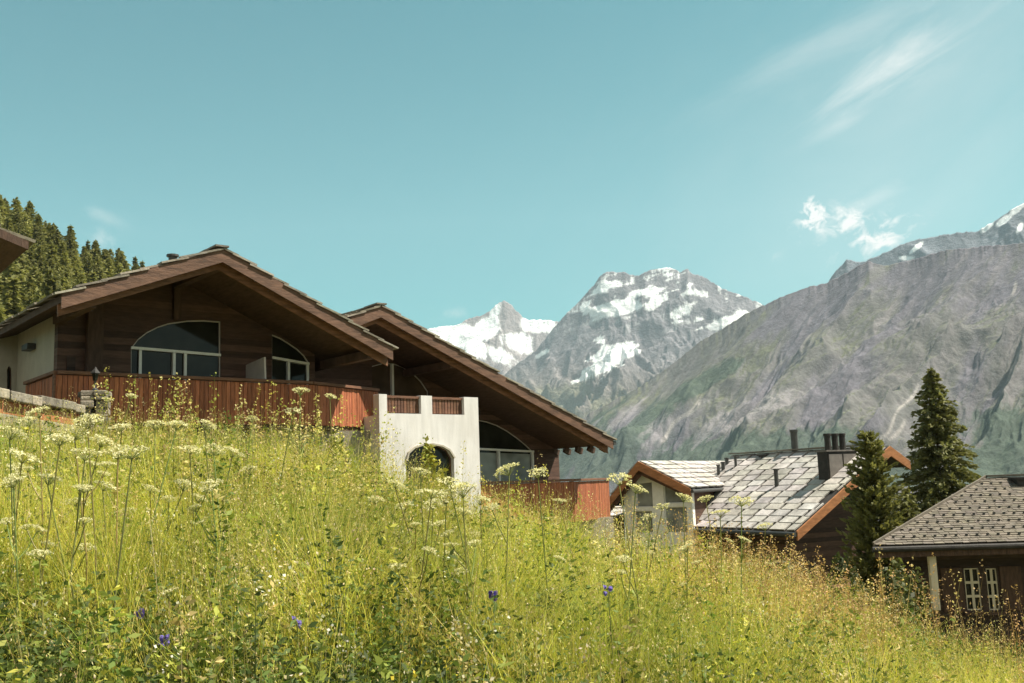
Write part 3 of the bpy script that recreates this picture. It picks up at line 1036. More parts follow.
win4 = window(rear, w4, W2, [(a_[0], a_[1], b_[0], b_[1], .12), (S2(499, 450)[0], S2(499, 450)[1], S2(499, 450)[0], z4, .13), (S2(533, 452)[0], S2(533, 452)[1], S2(533, 452)[0], z4, .10)], frame=.035, frame_mat='screen_panel')
lp = [S2(471, 498), S2(471, 452), S2(532, 454), S2(532, 498)]
MB().add([(p[0], W2 + .094, p[1]) for p in lp], [(0, 1, 2, 3)]).build('pane', M['glass_pale'], win4)
# purlins and rafter tails
for f in (0.0, .30):
    x = A2[0] + f * (C2[0] - A2[0])
    MB().box(x - .11, x + .11, V2 + .3, W2 - .004, under2(x, TH1 + .30), under2(x, TH1 + .07)).build('purlin', M['dark_wood'], rear, bevel=.01)
dd = np.array([C2[0] - A2[0], 0, C2[1] - A2[1]]); dd /= np.linalg.norm(dd)
for k in range(12):
    y = V2 + .45 + k * .62
    e3 = np.array([C2[0], y, C2[1] - TH1 - .09]) - dd * .12
    s3 = np.array([xw2 + .004, y, under2(xw2, TH1 + .09)])
    MB().beam(s3, e3, .13, .20).build('rafter', M['dark_wood'], rear)
# gutter along the right eave
MB().tube([(C2[0] + .09, V2 - .05, C2[1] - .10), (C2[0] + .09, V2 + 12.9, C2[1] - .10)], .07, 10).build('gutter', M['metal_dark'], r2)
# white masonry balcony front with an arched opening
K = lambda x, y: F2.sz(x, y, BL)
xk0 = K(379, 400)[0]; xk1 = K(478, 400)[0]
zt = K(430, 396)[1]
zo = K(403, 413.5)[1]
zc = np.array([K(378, 393)[1], K(478, 398.3)[1]]).mean()
o1 = (K(387, 400)[0], K(421, 400)[0]); o2 = (K(432, 400)[0], K(464, 400)[0])
arch = [K(406, 500), K(406, 461), K(408, 453), K(414, 447.5), K(422, 445), K(432, 444), K(442, 446), K(449, 450), K(454, 458), K(455, 500)]
outl = [(xk0, -1.5), (xk1, -1.5), (xk1, zc), (o2[1], zc), (o2[1], zo), (o2[0], zo), (o2[0], zc), (o1[1], zc), (o1[1], zo), (o1[0], zo), (o1[0], zc), (xk0, zc)]
mason = MB().wall(outl, [arch], BL, BL + .3).build('masonry_front', M['plaster'], rear, bevel=.012)
MB().prism([(xk1, BL + .302, -1.5), (xk1, W2 - .004, -1.5), (xk1, W2 - .004, zo - .05), (xk1, BL + .302, zo - .05)], (-.25, 0, 0)).build('masonry_side', M['plaster'], rear)
MB().prism([(xk0, BL + .302, -1.5), (xk0, W2 - .004, -1.5), (xk0, W2 - .004, zo - .05), (xk0, BL + .302, zo - .05)], (.25, 0, 0)).build('masonry_side', M['plaster'], rear)
MB().box(xk0 + .26, xk1 - .26, BL + .302, W2 - .006, zo - .25, zo - .06).build('balcony_floor', M['dark_wood'], rear)
window(rear, arch, BL, [(K(430, 444)[0], K(430, 445)[1], K(430, 444)[0], K(430, 498)[1], .06)], frame=.05, frame_mat='verge_wood', bar_mat='verge_wood', depth=.2)
# stone trim round the arch
tb = MB()
for p, q in zip(arch[1:-1], arch[2:-1]):
    tb.beam((p[0], BL - .02, p[1]), (q[0], BL - .02, q[1]), .05, .08, up=(0, 1, 0))
tb.build('arch_trim', M['cream_plaster'], mason)
for (xa, xb) in (o1, o2):
    b = MB()
    n = int((xb - xa) / .105)
    for k in range(n):
        b.rnd(.7, 1.2); x = xa + (k + .5) * (xb - xa) / n
        b.box(x - .042, x + .042, BL + .11, BL + .14, zo + .03, zc - .06)
    b.tint = (1, 1, 1)
    b.box(xa + .003, xb - .003, BL + .08, BL + .20, zc - .09, zc - .02)
    b.box(xa + .003, xb - .003, BL + .145, BL + .18, zo + .09, zo + .16)
    b.build('railing', M['rail_wood'], rear)
# lower balcony on the right
yb2 = BL + 1.1
zr2 = F2.sz(545, 480, yb2)[1]
xb0 = xk1 + .02
xbm = F2.sz(573, 480, yb2)[0]
dirp = np.array([math.cos(rad(24)), math.sin(rad(24))])
for k in range(1, 500):
    q = np.array([xbm, yb2]) + dirp * k * .02
    wp = F2.o + F2.U * q[0] + F2.B * q[1] + np.array([0, 0, zr2])
    if project(*wp)[0] >= 608: break
pl2 = [(xb0, yb2), (xbm, yb2), (q[0], q[1]), (q[0] - .3, W2 + .6)]
rail(rear, pl2, zr2 - .03, .16, .08)
rail(rear, [(p[0], p[1] + .07) for p in pl2[:3]], zr2 - .20, .06, .12, name='rail_beam')
boards(rear, pl2, zr2 - 1.45, zr2 - .09)
for qq in (pl2[1], pl2[2], ((xb0 + xbm) / 2, yb2), (xb0 + .1, yb2)):
    MB().box(qq[0] - .06, qq[0] + .06, qq[1] + .02, qq[1] + .13, zr2 - 1.45, zr2 - .075).build('balcony_post', M['rail_wood'], rear)
MB().prism([(xb0 + .02, yb2 + .04, zr2 - 1.4), (xbm, yb2 + .04, zr2 - 1.4), (q[0] - .03, q[1] + .03, zr2 - 1.4), (q[0] - .3, W2 + .6, zr2 - 1.4), (xb0 + .02, W2 - .004, zr2 - 1.4)], (0, 0, .14)).build('balcony_floor', M['dark_wood'], rear)
MB().prism([(xb0 + .3, yb2 + .5, -2.5), (q[0] - .3, yb2 + .9, -2.5), (q[0] - .3, yb2 + .9, zr2 - 1.41), (xb0 + .3, yb2 + .5, zr2 - 1.41)], (0, .3, 0)).build('plinth', M['stone'], rear)

# ------------------------------------------------------------------ roof corner of the neighbouring chalet, far left
tip = at(28, 243.5, 14.0)
nb = empty('chalet', (tip[0] - 3.0, tip[1] + 2.0, 0.7), 0, 'neighbouring chalet of which only a dark roof corner shows at the far left edge', 'chalet')
FN = Frame(nb.location, 38)
nb.rotation_euler = (0, 0, FN.rz)
tl = FN.loc(tip)
b = MB()
vdir = np.array([-1.0, 0, .36]); vdir /= np.linalg.norm(vdir)
Ln = 6.0
lowf = np.array([tl[0], tl[1], tl[2]])
b.prism([lowf, lowf + vdir * Ln, lowf + vdir * Ln + (0, 0, -.14), lowf + (0, 0, -.08)], (0, 7, 0))
nr = b.build('roof', M['dark_wood'], nb)
cover_slabs('roof_slabs', M['dark_slab'], nr, lowf, (0, 1, 0), vdir, 7, Ln, (.34, 0, .94))
MB().prism([lowf + (0, -.05, .02), lowf + vdir * Ln + (0, -.05, .02), lowf + vdir * Ln + (0, -.05, -.16), lowf + (0, -.05, -.10)], (0, .05, 0)).build('verge_board', M['dark_wood'], nr)
MB().prism([(tl[0] - 1.4, tl[1] + 1.2, -1.2), (tl[0] - 5.5, tl[1] + 1.2, -1.2), (tl[0] - 5.5, tl[1] + 1.2, tl[2] + 1.6), (tl[0] - 1.4, tl[1] + 1.2, tl[2] + .22)], (0, 5, 0)).build('wall', M['wall_wood'], nb)
MB().box(tl[0] - 3.2, tl[0] - 2.2, tl[1] + 1.15, tl[1] + 1.196, 1.0, 2.3).build('window', M['glass'], nb)

# ------------------------------------------------------------------ low stone wall, pillar, lantern
wa = at(-30, 383, 14.3); wb = at(76, 404, 18.4)
zg = float(ground_z(wb[0], wb[1]))
sw = empty('stone_wall', ((wa[0] + wb[0]) / 2, (wa[1] + wb[1]) / 2, zg - .2), 0, 'low rubble stone wall with a pale slab coping and red boards below the coping', 'wall')
base = np.array(sw.location)
a = wa - base; c = wb - base
zt_ = (a[2] + c[2]) / 2
a = np.array([a[0], a[1], zt_]); c = np.array([c[0], c[1], zt_])
dw = (c - a); Lw = np.linalg.norm(dw); dw /= Lw
nw = np.cross(dw, (0, 0, 1)); nw /= np.linalg.norm(nw)
if nw[0] < 0: nw = -nw
cp = MB(); u = 0
while u < Lw:
    w_ = random.uniform(.35, .95); cp.rnd(.6, 1.4)
    cp.obox(a + dw * (u + w_ / 2) - nw * .22 + np.array([0, 0, -.07 + random.uniform(-.035, .03)]), dw * (w_ / 2 - .012), nw * (.30 + random.uniform(-.02, .02)), (0, 0, .075))
    u += w_
cp.build('coping', M['stone'], sw, bevel=.015)
bd = MB(); bd.rnd(1, 1); bd.obox(a + dw * Lw * .60 - nw * .16 + np.array([0, 0, -.27]), dw * Lw * .40, nw * .13, (0, 0, .10)); bd.build('board', M['red_board'], sw)
ms = MB(); rr = random.Random(3)
for r_ in range(6):
    u = rr.uniform(-.3, 0)
    while u < Lw:
        w_ = rr.uniform(.25, .6); ms.rnd(.65, 1.3)
        ms.obox(a + dw * (u + w_ / 2) - nw * (.22 + rr.uniform(-.03, .03)) + np.array([0, 0, -.48 - r_ * .21]), dw * (w_ / 2 - .012), nw * .26, (0, 0, .095))
        u += w_
ms.build('masonry', M['stone'], sw, bevel=.02)

pc = at(95, 391, 19.2)
zgp = float(ground_z(pc[0], pc[1]))
pil = empty('stone_pillar', (pc[0], pc[1], zgp - .2), rad(20), 'squat rubble stone pillar carrying a small lantern at the end of the low wall', 'pillar')
hp = pc[2] - zgp + .2
pb = MB(); k = 0; z = 0
while z < hp - .05:
    hh = rr.uniform(.06, .15)
    for qx, qy in ((-1, -1), (1, -1), (1, 1), (-1, 1)):
        pb.rnd(.65, 1.3)
        sx = rr.uniform(.10, .15)
        pb.obox((qx * (.13 + rr.uniform(-.04, .05)), qy * (.13 + rr.uniform(-.04, .05)), min(z + hh / 2, hp - hh / 2)), (.12, rr.uniform(-.02, .02), 0), (rr.uniform(-.02, .02), .12, 0), (0, 0, hh * .47))
    z += hh
pb.build('shaft', M['stone'], pil, bevel=.02)
ln = empty('lantern', (pc[0], pc[1], pc[2]), rad(20), 'small black lantern standing on the stone pillar', 'lantern')
MB().tube([(0, 0, 0), (0, 0, .03), (0, 0, .06), (0, 0, .2)], [.06, .06, .02, .018], 10).build('stand', M['metal_dark'], ln)
MB().tube([(0, 0, .2), (0, 0, .34)], [.045, .07], 6).build('glass_body', M['glass'], ln)
MB().tube([(0, 0, .34), (0, 0, .36), (0, 0, .43), (0, 0, .47)], [.10, .09, .03, .008], 6).build('cap', M['chimney_dark'], ln)

# ------------------------------------------------------------------ slab roofed house in the middle
eR = at(796, 532, 36.0)
Zm = eR[2]
# eave direction on the ground: left end on the photographed corner at the same height
d_ = ray(690, 528); eL = d_ * (Zm / d_[2])
ev = eR - eL; Le = np.linalg.norm(ev); ang = math.degrees(math.atan2(ev[1], ev[0]))
FM = Frame((eL[0], eL[1], Zm - 3.6), ang)
mid = empty('house', FM.o, FM.rz, 'low house under a wide pale stone slab roof with several dark chimneys', 'house')
h0 = 3.6
e0 = FM.loc(eL); e1 = FM.loc(eR)
rR = FM.onX(889, 447, e1[0])                # ridge end above the right gable
Yr, Zr = rR[1], rR[2]
rL = FM.onY(738, 464, Yr)
x_l = rL[0] - .35
print('MID', rL, Yr, Zr, e1)
x_r = e1[0]
up = np.array([0, Yr, Zr - h0]); Ls = np.linalg.norm(up); up /= Ls
nrm = np.cross((1, 0, 0), up); nrm = nrm if nrm[2] > 0 else -nrm
Yb = Yr * 1.2; Zb = Zr - (Zr - h0) * .2
b = MB()
b.prism([(x_l, 0, h0), (x_l, Yr, Zr), (x_l, Yr, Zr - .2), (x_l, 0, h0 - .2)], (x_r - x_l, 0, 0))
b.prism([(x_l, Yr, Zr), (x_l, Yb, Zb), (x_l, Yb, Zb - .2), (x_l, Yr, Zr - .2)], (x_r - x_l, 0, 0))
mr = b.build('roof', M['chimney_dark'], mid)
cover_slabs('roof_slabs', M['slab'], mr, (x_l, 0, h0), (1, 0, 0), up, x_r - x_l, Ls, nrm, cw=.88, ch=.43, th=.05, gap=.15, stagger=False, wave=.5, over=-.035, jitter=.012, lo=.80, hi=1.18, tk=.35)
upb = np.array([0, -(Yb - Yr), Zr - Zb]); Lb = np.linalg.norm(upb); upb /= Lb
cover_slabs('roof_slabs', M['slab'], mr, (x_l, Yb, Zb), (1, 0, 0), upb, x_r - x_l, Lb, (0, upb[2], -upb[1]), cw=.9, ch=.55, th=.05)
rc = MB()
for k in range(int((x_r - x_l) / .8)):
    rc.rnd(.5, .9); rc.obox((x_l + .4 + k * .8, Yr, Zr + .13), (.42, 0, random.uniform(-.01, .01)), (0, .22, 0), (0, 0, .03))
rc.build('ridge_slabs', M['dark_slab'], mr)
for (ya, za, yb_, zb_) in ((0, h0, Yr, Zr), (Yb, Zb, Yr, Zr)):
    MB().prism([(x_r + .003, ya, za + .03), (x_r + .003, yb_, zb_ + .03), (x_r + .003, yb_, zb_ - .34), (x_r + .003, ya, za - .30)], (.07, 0, 0)).build('verge_board', M['orange_wood'], mr)
MB().tube([(x_l, -.09, h0 - .08), (x_r + .05, -.09, h0 - .08)], .085, 10).build('gutter', M['metal_dark'], mr)
xg = x_r - 1.5
MB().prism([(xg, .8, -2), (xg, Yb - .6, -2), (xg, Yb - .6, Zb - .05), (xg, Yr, Zr - .35), (xg, .8, h0 + .2)], (-.25, 0, 0)).build('gable_wall', M['wall_wood'], mid)
MB().box(x_l + .8, xg - .26, 0.8, 1.05, -2, h0 + .1).build('front_wall', M['wall_wood'], mid)
MB().prism([(xg - .26, Yb - .85, -2), (x_l + .8, Yb - .85, -2), (x_l + .8, Yb - .85, Zb - .05), (xg - .26, Yb - .85, Zb - .05)], (0, .25, 0)).build('rear_wall', M['wall_wood'], mid)
p_ = FM.onY(733, 556, .8); q_ = FM.onY(758, 590, .8)
MB().box(p_[0], q_[0], .74, .797, q_[2], p_[2]).build('shutter', M['yellow_wood'], mid)
p_ = FM.onY(775, 560, .8); q_ = FM.onY(792, 588, .8)
w_ = MB().box(p_[0], q_[0], .70, .797, q_[2], p_[2]).build('window', M['white_paint'], mid)
MB().box(p_[0] + .08, q_[0] - .08, .69, .699, q_[2] + .08, p_[2] - .08).build('pane', M['glass'], w_)


def on_mid(px, py):
    d = ray(px, py); n3 = FM.U * nrm[0] + FM.B * nrm[1] + np.array([0, 0, 1]) * nrm[2]
    p = eL
    return FM.loc(d * ((p @ n3) / (d @ n3)))


# big panelled chimney box with three flue pots
c0 = on_mid(821, 482)
zt = FM.onY(822, 452, c0[1])[2]
cw_, cd_ = .42, 1.55
b = MB(); b.box(c0[0] - .1, c0[0] + cw_, c0[1], c0[1] + cd_, c0[2] - .7, zt)
ch_ = b.build('chimney', M['chimney_dark'], mid, bevel=.01)
for k in range(2):
    MB().box(c0[0] + cw_ + .003, c0[0] + cw_ + .035, c0[1] + .07 + k * .74, c0[1] + .74 + k * .74, c0[2] - .1, zt - .1).build('panel', M['chimney_panel'], ch_)
MB().box(c0[0] - .16, c0[0] + cw_ + .06, c0[1] - .06, c0[1] + cd_ + .06, zt + .002, zt + .06).build('cap', M['chimney_panel'], ch_)
for k in range(3):
    MB().tube([(c0[0] + .15, c0[1] + .35 + k * .38, zt + .06), (c0[0] + .15, c0[1] + .35 + k * .38, zt + .62)], .12, 10).tube(
        [(c0[0] + .15, c0[1] + .35 + k * .38, zt + .62), (c0[0] + .15, c0[1] + .35 + k * .38, zt + .70)], .15, 10).build('flue_pot', M['chimney_dark'], ch_)
# tall flue behind the ridge, square stack on the ridge, roof pipes
f_ = FM.onY(796, 462, Yr + .25); g_ = FM.onY(794.5, 432, Yr + .25)
MB().tube([(f_[0], Yr + .25, f_[2] - .5), (f_[0], Yr + .25, g_[2])], .15, 12).tube([(f_[0], Yr + .25, g_[2]), (f_[0], Yr + .25, g_[2] + .1)], .18, 12).build('chimney', M['metal_dark'], mid)
f_ = FM.onY(766, 467, Yr - .15); g_ = FM.onY(766, 454.5, Yr - .15)
MB().box(f_[0] - .22, f_[0] + .22, Yr - .35, Yr + .1, f_[2] - .4, g_[2] - .05).box(f_[0] - .27, f_[0] + .27, Yr - .40, Yr + .15, g_[2] - .048, g_[2]).build('chimney', M['chimney_dark'], mid)
for (px, py, pt, r_) in ((777, 488, 470, .085), (736, 468, 457, .06)):
    c_ = on_mid(px, py); t_ = FM.onY(px, pt, c_[1])[2]
    MB().tube([(c_[0], c_[1], c_[2] - .2), (c_[0], c_[1], t_)], r_, 10).tube([(c_[0], c_[1], t_), (c_[0], c_[1], t_ + .05)], r_ * 1.3, 10).build('vent_pipe', M['metal_dark'], mid)

# ------------------------------------------------------------------ white gabled wing of the slab house
ap = at(643, 462, 41.8)
d_ = ray(736, 464.5); rb = d_ * (ap[2] / d_[2]) if abs(d_[2]) > 1e-4 else at(736, 464, 46)
rdir = np.array([0.52, 0.855, 0])
angw = math.degrees(math.atan2(rdir[1], rdir[0])) - 90
FW = Frame((ap[0], ap[1], ap[2] - 4.2), angw)
wing = empty('house', FW.o, FW.rz, 'small house with white glazed gable front and orange verge boards', 'house')
zA = 4.2
rv = FW.sz(695, 489, 0)
lv = FW.sz(611, 503, 0)
Aw = (0.0, zA); Cw = rv; Bw = lv
Lr = 11.0
b = MB()
for (P, Qq) in ((Aw, Bw), (Aw, Cw)):
    b.prism([(P[0], -.45, P[1]), (Qq[0], -.45, Qq[1]), (Qq[0], -.45, Qq[1] - .15), (P[0], -.45, P[1] - .15)], (0, Lr, 0))
wr = b.build('roof', M['chimney_dark'], wing)
for (P, Qq) in ((Aw, Bw), (Aw, Cw)):
    d = np.array([Qq[0] - P[0], 0, Qq[1] - P[1]]); L = np.linalg.norm(d); d /= L
    nn = np.array([-d[2], 0, d[0]]); nn = nn if nn[2] > 0 else -nn
    cover_slabs('roof_slabs', M['slab'], wr, (Qq[0], -.5, Qq[1]), (0, 1, 0), -d, Lr, L, nn, cw=.75, ch=.42, th=.055, gap=.08, stagger=False, wave=.25, over=-.01, lo=.85, hi=1.15)
    MB().prism([(P[0], -.52, P[1] + .03), (Qq[0], -.52, Qq[1] + .03), (Qq[0], -.52, Qq[1] - .30), (P[0], -.52, P[1] - .34)], (0, .066, 0)).build('verge_board', M['orange_wood'], wr)
    MB().prism([(P[0], -.25, P[1] - .16), (Qq[0] * .96, -.25, zline(P, Qq, Qq[0] * .96) - .16), (Qq[0] * .96, -.25, zline(P, Qq, Qq[0] * .96) - .42), (P[0], -.25, P[1] - .55)], (0, .06, 0)).build('verge_board', M['verge_wood'], wr)
MB().tube([(Cw[0] + .07, -.5, Cw[1] - .08), (Cw[0] + .07, 5.5, Cw[1] - .08)], .07, 10).build('gutter', M['metal_dark'], wr)
S4 = lambda x, y: FW.sz(x, y, .25)
xw0 = S4(624, 500)[0]; xw1 = Cw[0] - .25
roofz = lambda x: (zline(Aw, Bw, x) if x < 0 else zline(Aw, Cw, x)) - .2
ho = []
for (xa, ya, xb, yb_) in ((635, 482, 653, 507), (663, 484, 685, 503), (634, 511, 653, 533), (664, 507, 688, 533)):
    p, q = S4(xa, ya), S4(xb, yb_)
    ho.append([(p[0], q[1]), (q[0], q[1]), (q[0], min(p[1], roofz(q[0]) - .12)), (p[0], min(p[1], roofz(p[0]) - .12))])
MB().wall([(xw0, -2.5), (xw1, -2.5), (xw1, roofz(xw1)), (0, roofz(0)), (xw0, roofz(xw0))], ho, .25, .5).build('front_wall', M['white_paint'], wing)
for h_ in ho:
    window(wing, h_, .25, [], frame=.06, pane_mat='glass_pale', depth=.14)
MB().prism([(xw1, .505, -2.5), (xw1, 9, -2.5), (xw1, 9, roofz(xw1) - .02), (xw1, .505, roofz(xw1) - .02)], (-.2, 0, 0)).build('side_wall', M['wall_wood'], wing)
MB().prism([(xw0, .505, -2.5), (xw0, 9, -2.5), (xw0, 9, roofz(xw0) - .02), (xw0, .505, roofz(xw0) - .02)], (.2, 0, 0)).build('side_wall', M['wall_wood'], wing)
# pipes on its right slope
nW = None
for (px, py, pt, r_) in ((719, 479, 466, .07), (724, 480, 463, .085), (728, 480, 459, .085)):
    d = np.array([Cw[0], 0, Cw[1] - zA]); d /= np.linalg.norm(d)
    nn = np.array([-d[2], 0, d[0]]); n3 = FW.U * nn[0] + np.array([0, 0, 1]) * nn[2]
    dr = ray(px, py); P3 = FW.o + np.array([0, 0, zA])
    c_ = FW.loc(dr * ((P3 @ n3) / (dr @ n3))); t_ = FW.onY(px, pt, c_[1])[2]
    MB().tube([(c_[0], c_[1], c_[2] - .2), (c_[0], c_[1], t_)], r_, 10).tube([(c_[0], c_[1], t_), (c_[0], c_[1], t_ + .06)], r_ * 1.3, 10).build('vent_pipe', M['metal_dark'], wing)

# small slab roof peeping out behind the lower balcony
sp = at(604, 514, 45.0)
shd = empty('shed', (sp[0], sp[1], sp[2] - 2.2), rad(25), 'small shed with a pale slab roof peeping out right of the lower red balcony', 'shed')
b = MB(); b.prism([(-.6, -1, 2.1), (.75, -1, 2.1), (.75, .6, 2.75), (-.6, .6, 2.75)], (0, 0, -.1)); sr_ = b.build('roof', M['chimney_dark'], shd)
cover_slabs('roof_slabs', M['slab'], sr_, (-.6, -1, 2.1), (1, 0, 0), np.array([0, 2.2, .9]) / 2.377, 1.35, 1.72, np.array([0, -.9, 2.2]) / 2.377, cw=.6, ch=.4, gap=.04)
MB().box(-.45, .6, -.7, .5, -2, 2.05).build('wall', M['wall_wood'], shd)

# ------------------------------------------------------------------ dark house on the right
g0 = at(875, 545.5, 27.0)
FR = Frame((g0[0], g0[1], g0[2] - 3.1), -5)
rh = empty('house', FR.o, FR.rz, 'dark timber house with shingle roof, snow guards and small white casement windows at right', 'house')
hR = 3.1
pr = None
# hip runs back at 45 degrees until it meets the photographed ridge end
bestd = 1e9
for k in range(20, 700):
    w_ = k * .01
    for hgt in (0,):
        d = ray(985, 478.5)
        # plan point on the hip
        pp = FR.o + FR.U * w_ * 1.05 + FR.B * w_
        px_, _ = project(pp[0], pp[1], 0.0)
        if abs(px_ - 985) < bestd: bestd = abs(px_ - 985); wb_ = w_
hw = wb_
pp = FR.o + FR.U * hw * 1.05 + FR.B * hw
zpk = None
d = ray(985, 478.5); zpk = d[2] / d[1] * pp[1] - FR.o[2]
X1 = 12.0
b = MB()
# the hipped roof as a closed shell
vs = [(0, 0, hR), (X1, 0, hR), (X1, 2 * hw, hR), (2.1 * hw, 2 * hw, hR), (hw * 1.05, hw, zpk), (X1, hw, zpk), (0, 0, hR - .18), (X1, 0, hR - .18), (X1, 2 * hw, hR - .18), (2.1 * hw, 2 * hw, hR - .18), (hw * 1.05, hw, zpk - .18), (X1, hw, zpk - .18)]
b.add(vs, [(0, 1, 5, 4), (2, 3, 4, 5), (6, 10, 11, 7), (8, 11, 10, 9), (0, 6, 7, 1), (0, 4, 10, 6), (4, 3, 9, 10), (3, 2, 8, 9), (1, 7, 11, 5), (5, 11, 8, 2)])
rr_ = b.build('roof', M['chimney_dark'], rh)
upv = np.array([0, hw, zpk - hR]); Lu = np.linalg.norm(upv); upv /= Lu
nf = np.cross((1, 0, 0), upv)
cover_slabs('shingles', M['shingle'], rr_, (0, -.03, hR), (1, 0, 0), upv, X1, Lu, nf, cw=.24, ch=.14, th=.018, gap=.014, stagger=True, over=.03, jitter=.012, clip=lambda u, v: u > v / Lu * hw * 1.05 - .05, lo=.82, hi=1.18)
hp_ = MB(); hp_.beam((-.03, -.02, hR - .02), (hw * 1.05, hw, zpk - .01), .05, .22); hp_.beam((hw * 1.05, hw, zpk + .07), (X1, hw, zpk + .07), .3, .06)
hp_.build('ridge_cap', M['shingle'], rr_)
gm = MB(); gm.box(-.022, .022, -.014, .04, 0, .055); gm.box(-.036, .036, -.010, .010, .04, .07)
proto = None
cnt = 0
for r_ in range(9):
    v = Lu * (.07 + .10 * r_)
    n_ = 14
    for k in range(n_):
        u = .25 + k * .27 + (r_ % 2) * .13 + v / Lu * hw * 1.05
        if u > 4.9 or cnt >= 99: continue
        pos = np.array([0, 0, hR]) + np.array([u, 0, 0]) + upv * v + nf * .035
        if proto is None:
            proto = gm.build('snow_guard', M['metal_dark'], rr_); o = proto
        else:
            o = proto.copy(); COL.objects.link(o); o.parent = rr_
        o.location = pos; cnt += 1
MB().tube([(-.1, -.10, hR - .10), (X1, -.10, hR - .10)], .075, 10).build('gutter', M['chimney_dark'], rr_)
MB().box(-.02, X1, -.03, -.002, hR - .32, hR - .02).build('fascia', M['dark_wood'], rr_)
yw_ = 1.0
S5 = lambda x, y: FR.sz(x, y, yw_)
xw = S5(905, 580)[0]
hol = []
for (xa, xb) in ((963.5, 982.5), (985.5, 1000.5)):
    p = S5(xa, 568.5); q = S5(xb, 610)
    hol.append([(p[0], q[1]), (q[0], q[1]), (q[0], p[1]), (p[0], p[1])])
MB().wall([(xw, -2.2), (X1 - 1, -2.2), (X1 - 1, hR - .19), (xw, hR - .19)], hol, yw_, yw_ + .25).build('front_wall', M['log_wood'], rh)
MB().prism([(xw, yw_ + .252, -2.2), (xw + (hw - yw_), hw + .2, -2.2), (xw + (hw - yw_), hw + .2, zpk - .9), (xw, yw_ + .252, hR - .19)], (.3, 0, 0)).build('side_wall', M['log_wood'], rh)
for h_ in hol:
    x0, x1, z0, z1 = h_[0][0], h_[1][0], h_[0][1], h_[2][1]
    xm = (x0 + x1) / 2
    window(rh, h_, yw_, [(xm, z0, xm, z1, .022)] + [(x0, z0 + (z1 - z0) * f, x1, z0 + (z1 - z0) * f, .02) for f in (.33, .66)], frame=.042, depth=.08, frame_mat='post_pale', bar_mat='post_pale')
wl = hol[0][0][0]; wr_ = hol[1][1][0]; zb0, zb1 = hol[0][0][1] - .03, hol[0][2][1] + .03
for (xa, xb) in ((wl - .62, wl - .06), (wr_ + .06, wr_ + .62)):
    MB().box(xa, xb, yw_ - .05, yw_ - .003, zb0, zb1).build('shutter', M['dark_wood'], rh, bevel=.006)
MB().box(wl - .1, wr_ + .1, yw_ - .14, yw_ - .003, zb0 - .09, zb0 - .005).build('sill', M['dark_wood'], rh)
pt_ = FR.sz(931, 552, .25); pb_ = FR.sz(933, 610, .25)
MB().box(pt_[0] - .09, pt_[0] + .09, .16, .34, pb_[1], hR - .19).build('post', M['post_pale'], rh, bevel=.01)
MB().beam((xw - .2, .25, .55), (X1 - 1, .25, .55), .06, .09).beam((xw - .2, .25, .1), (X1 - 1, .25, .1), .06, .09).build('railing', M['rail_wood'], rh)
c_ = FR.onY(1021, 488, hw - .6)
MB().box(c_[0] - .16, c_[0] + .5, hw - .8, hw - .3, c_[2] - .6, c_[2] + .25).box(c_[0] - .22, c_[0] + .56, hw - .86, hw - .24, c_[2] + .252, c_[2] + .32).build('chimney', M['chimney_dark'], rh)

# ------------------------------------------------------------------ trees and bushes between the houses
tp = at(931, 368, 43.0)
zg = float(ground_z(tp[0], tp[1]))
hh = tp[2] - zg
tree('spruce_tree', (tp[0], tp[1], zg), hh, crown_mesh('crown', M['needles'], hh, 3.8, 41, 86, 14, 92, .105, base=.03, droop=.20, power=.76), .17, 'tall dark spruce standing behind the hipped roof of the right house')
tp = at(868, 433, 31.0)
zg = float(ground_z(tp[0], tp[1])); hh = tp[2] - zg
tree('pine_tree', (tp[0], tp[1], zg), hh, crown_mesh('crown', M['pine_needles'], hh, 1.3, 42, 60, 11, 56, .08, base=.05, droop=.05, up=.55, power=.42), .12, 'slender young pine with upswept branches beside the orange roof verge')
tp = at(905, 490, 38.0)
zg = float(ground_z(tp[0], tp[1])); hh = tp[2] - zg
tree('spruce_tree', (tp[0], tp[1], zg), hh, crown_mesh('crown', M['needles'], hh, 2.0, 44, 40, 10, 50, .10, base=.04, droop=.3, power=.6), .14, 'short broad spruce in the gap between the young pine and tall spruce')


def bush(loc, hgt, rx, ry, rz, n, size, label, seed, mat='bush_leaf', name='bush', tint=(1, 1, 1), cat='bush', group=None):
    rng = np.random.default_rng(seed)
    rz = rz or hgt
    t = empty(name, loc, 0, label, cat, group)
    nl = 26
    lc = rng.normal(size=(nl, 3)); lc /= np.linalg.norm(lc, axis=1)[:, None]; lc *= rng.uniform(.25, .8, nl)[:, None] ; lc[:, 2] = np.abs(lc[:, 2]) * 1.1
    P = []; T = []
    for c in lc:
        k = n // nl
        g = rng.normal(size=(k, 3)); g /= np.linalg.norm(g, axis=1)[:, None]
        g *= (rng.uniform(.2, 1, k) ** .5)[:, None] * rng.uniform(.16, .34)
        P.append(c + g)
        T.append(np.full((k, 3), rng.uniform(.65, 1.35)) * rng.uniform(.85, 1.15, (k, 1)) * np.array(tint))
    P = np.concatenate(P) * np.array([rx, ry, rz]) ; T = np.concatenate(T)
    P[:, 2] = np.maximum(P[:, 2], .02)
    V, F, C = leaf_cloud(P, size * rng.uniform(.6, 1.3, len(P)), T, aspect=1.8, droop=.2, rng=rng)
    o = bpy.data.objects.new('foliage', np_mesh('foliage', V, [F], C, M[mat])); link(o, t)
    b = MB()
    for c in lc[:12]:
        b.tube([(0, 0, -.1), (c[0] * rx * .4, c[1] * ry * .4, c[2] * rz * .5), (c[0] * rx * .9, c[1] * ry * .9, c[2] * rz * .95)], [.02, .014, .006], 5)
    b.build('stems', M['bark'], t)
    return t


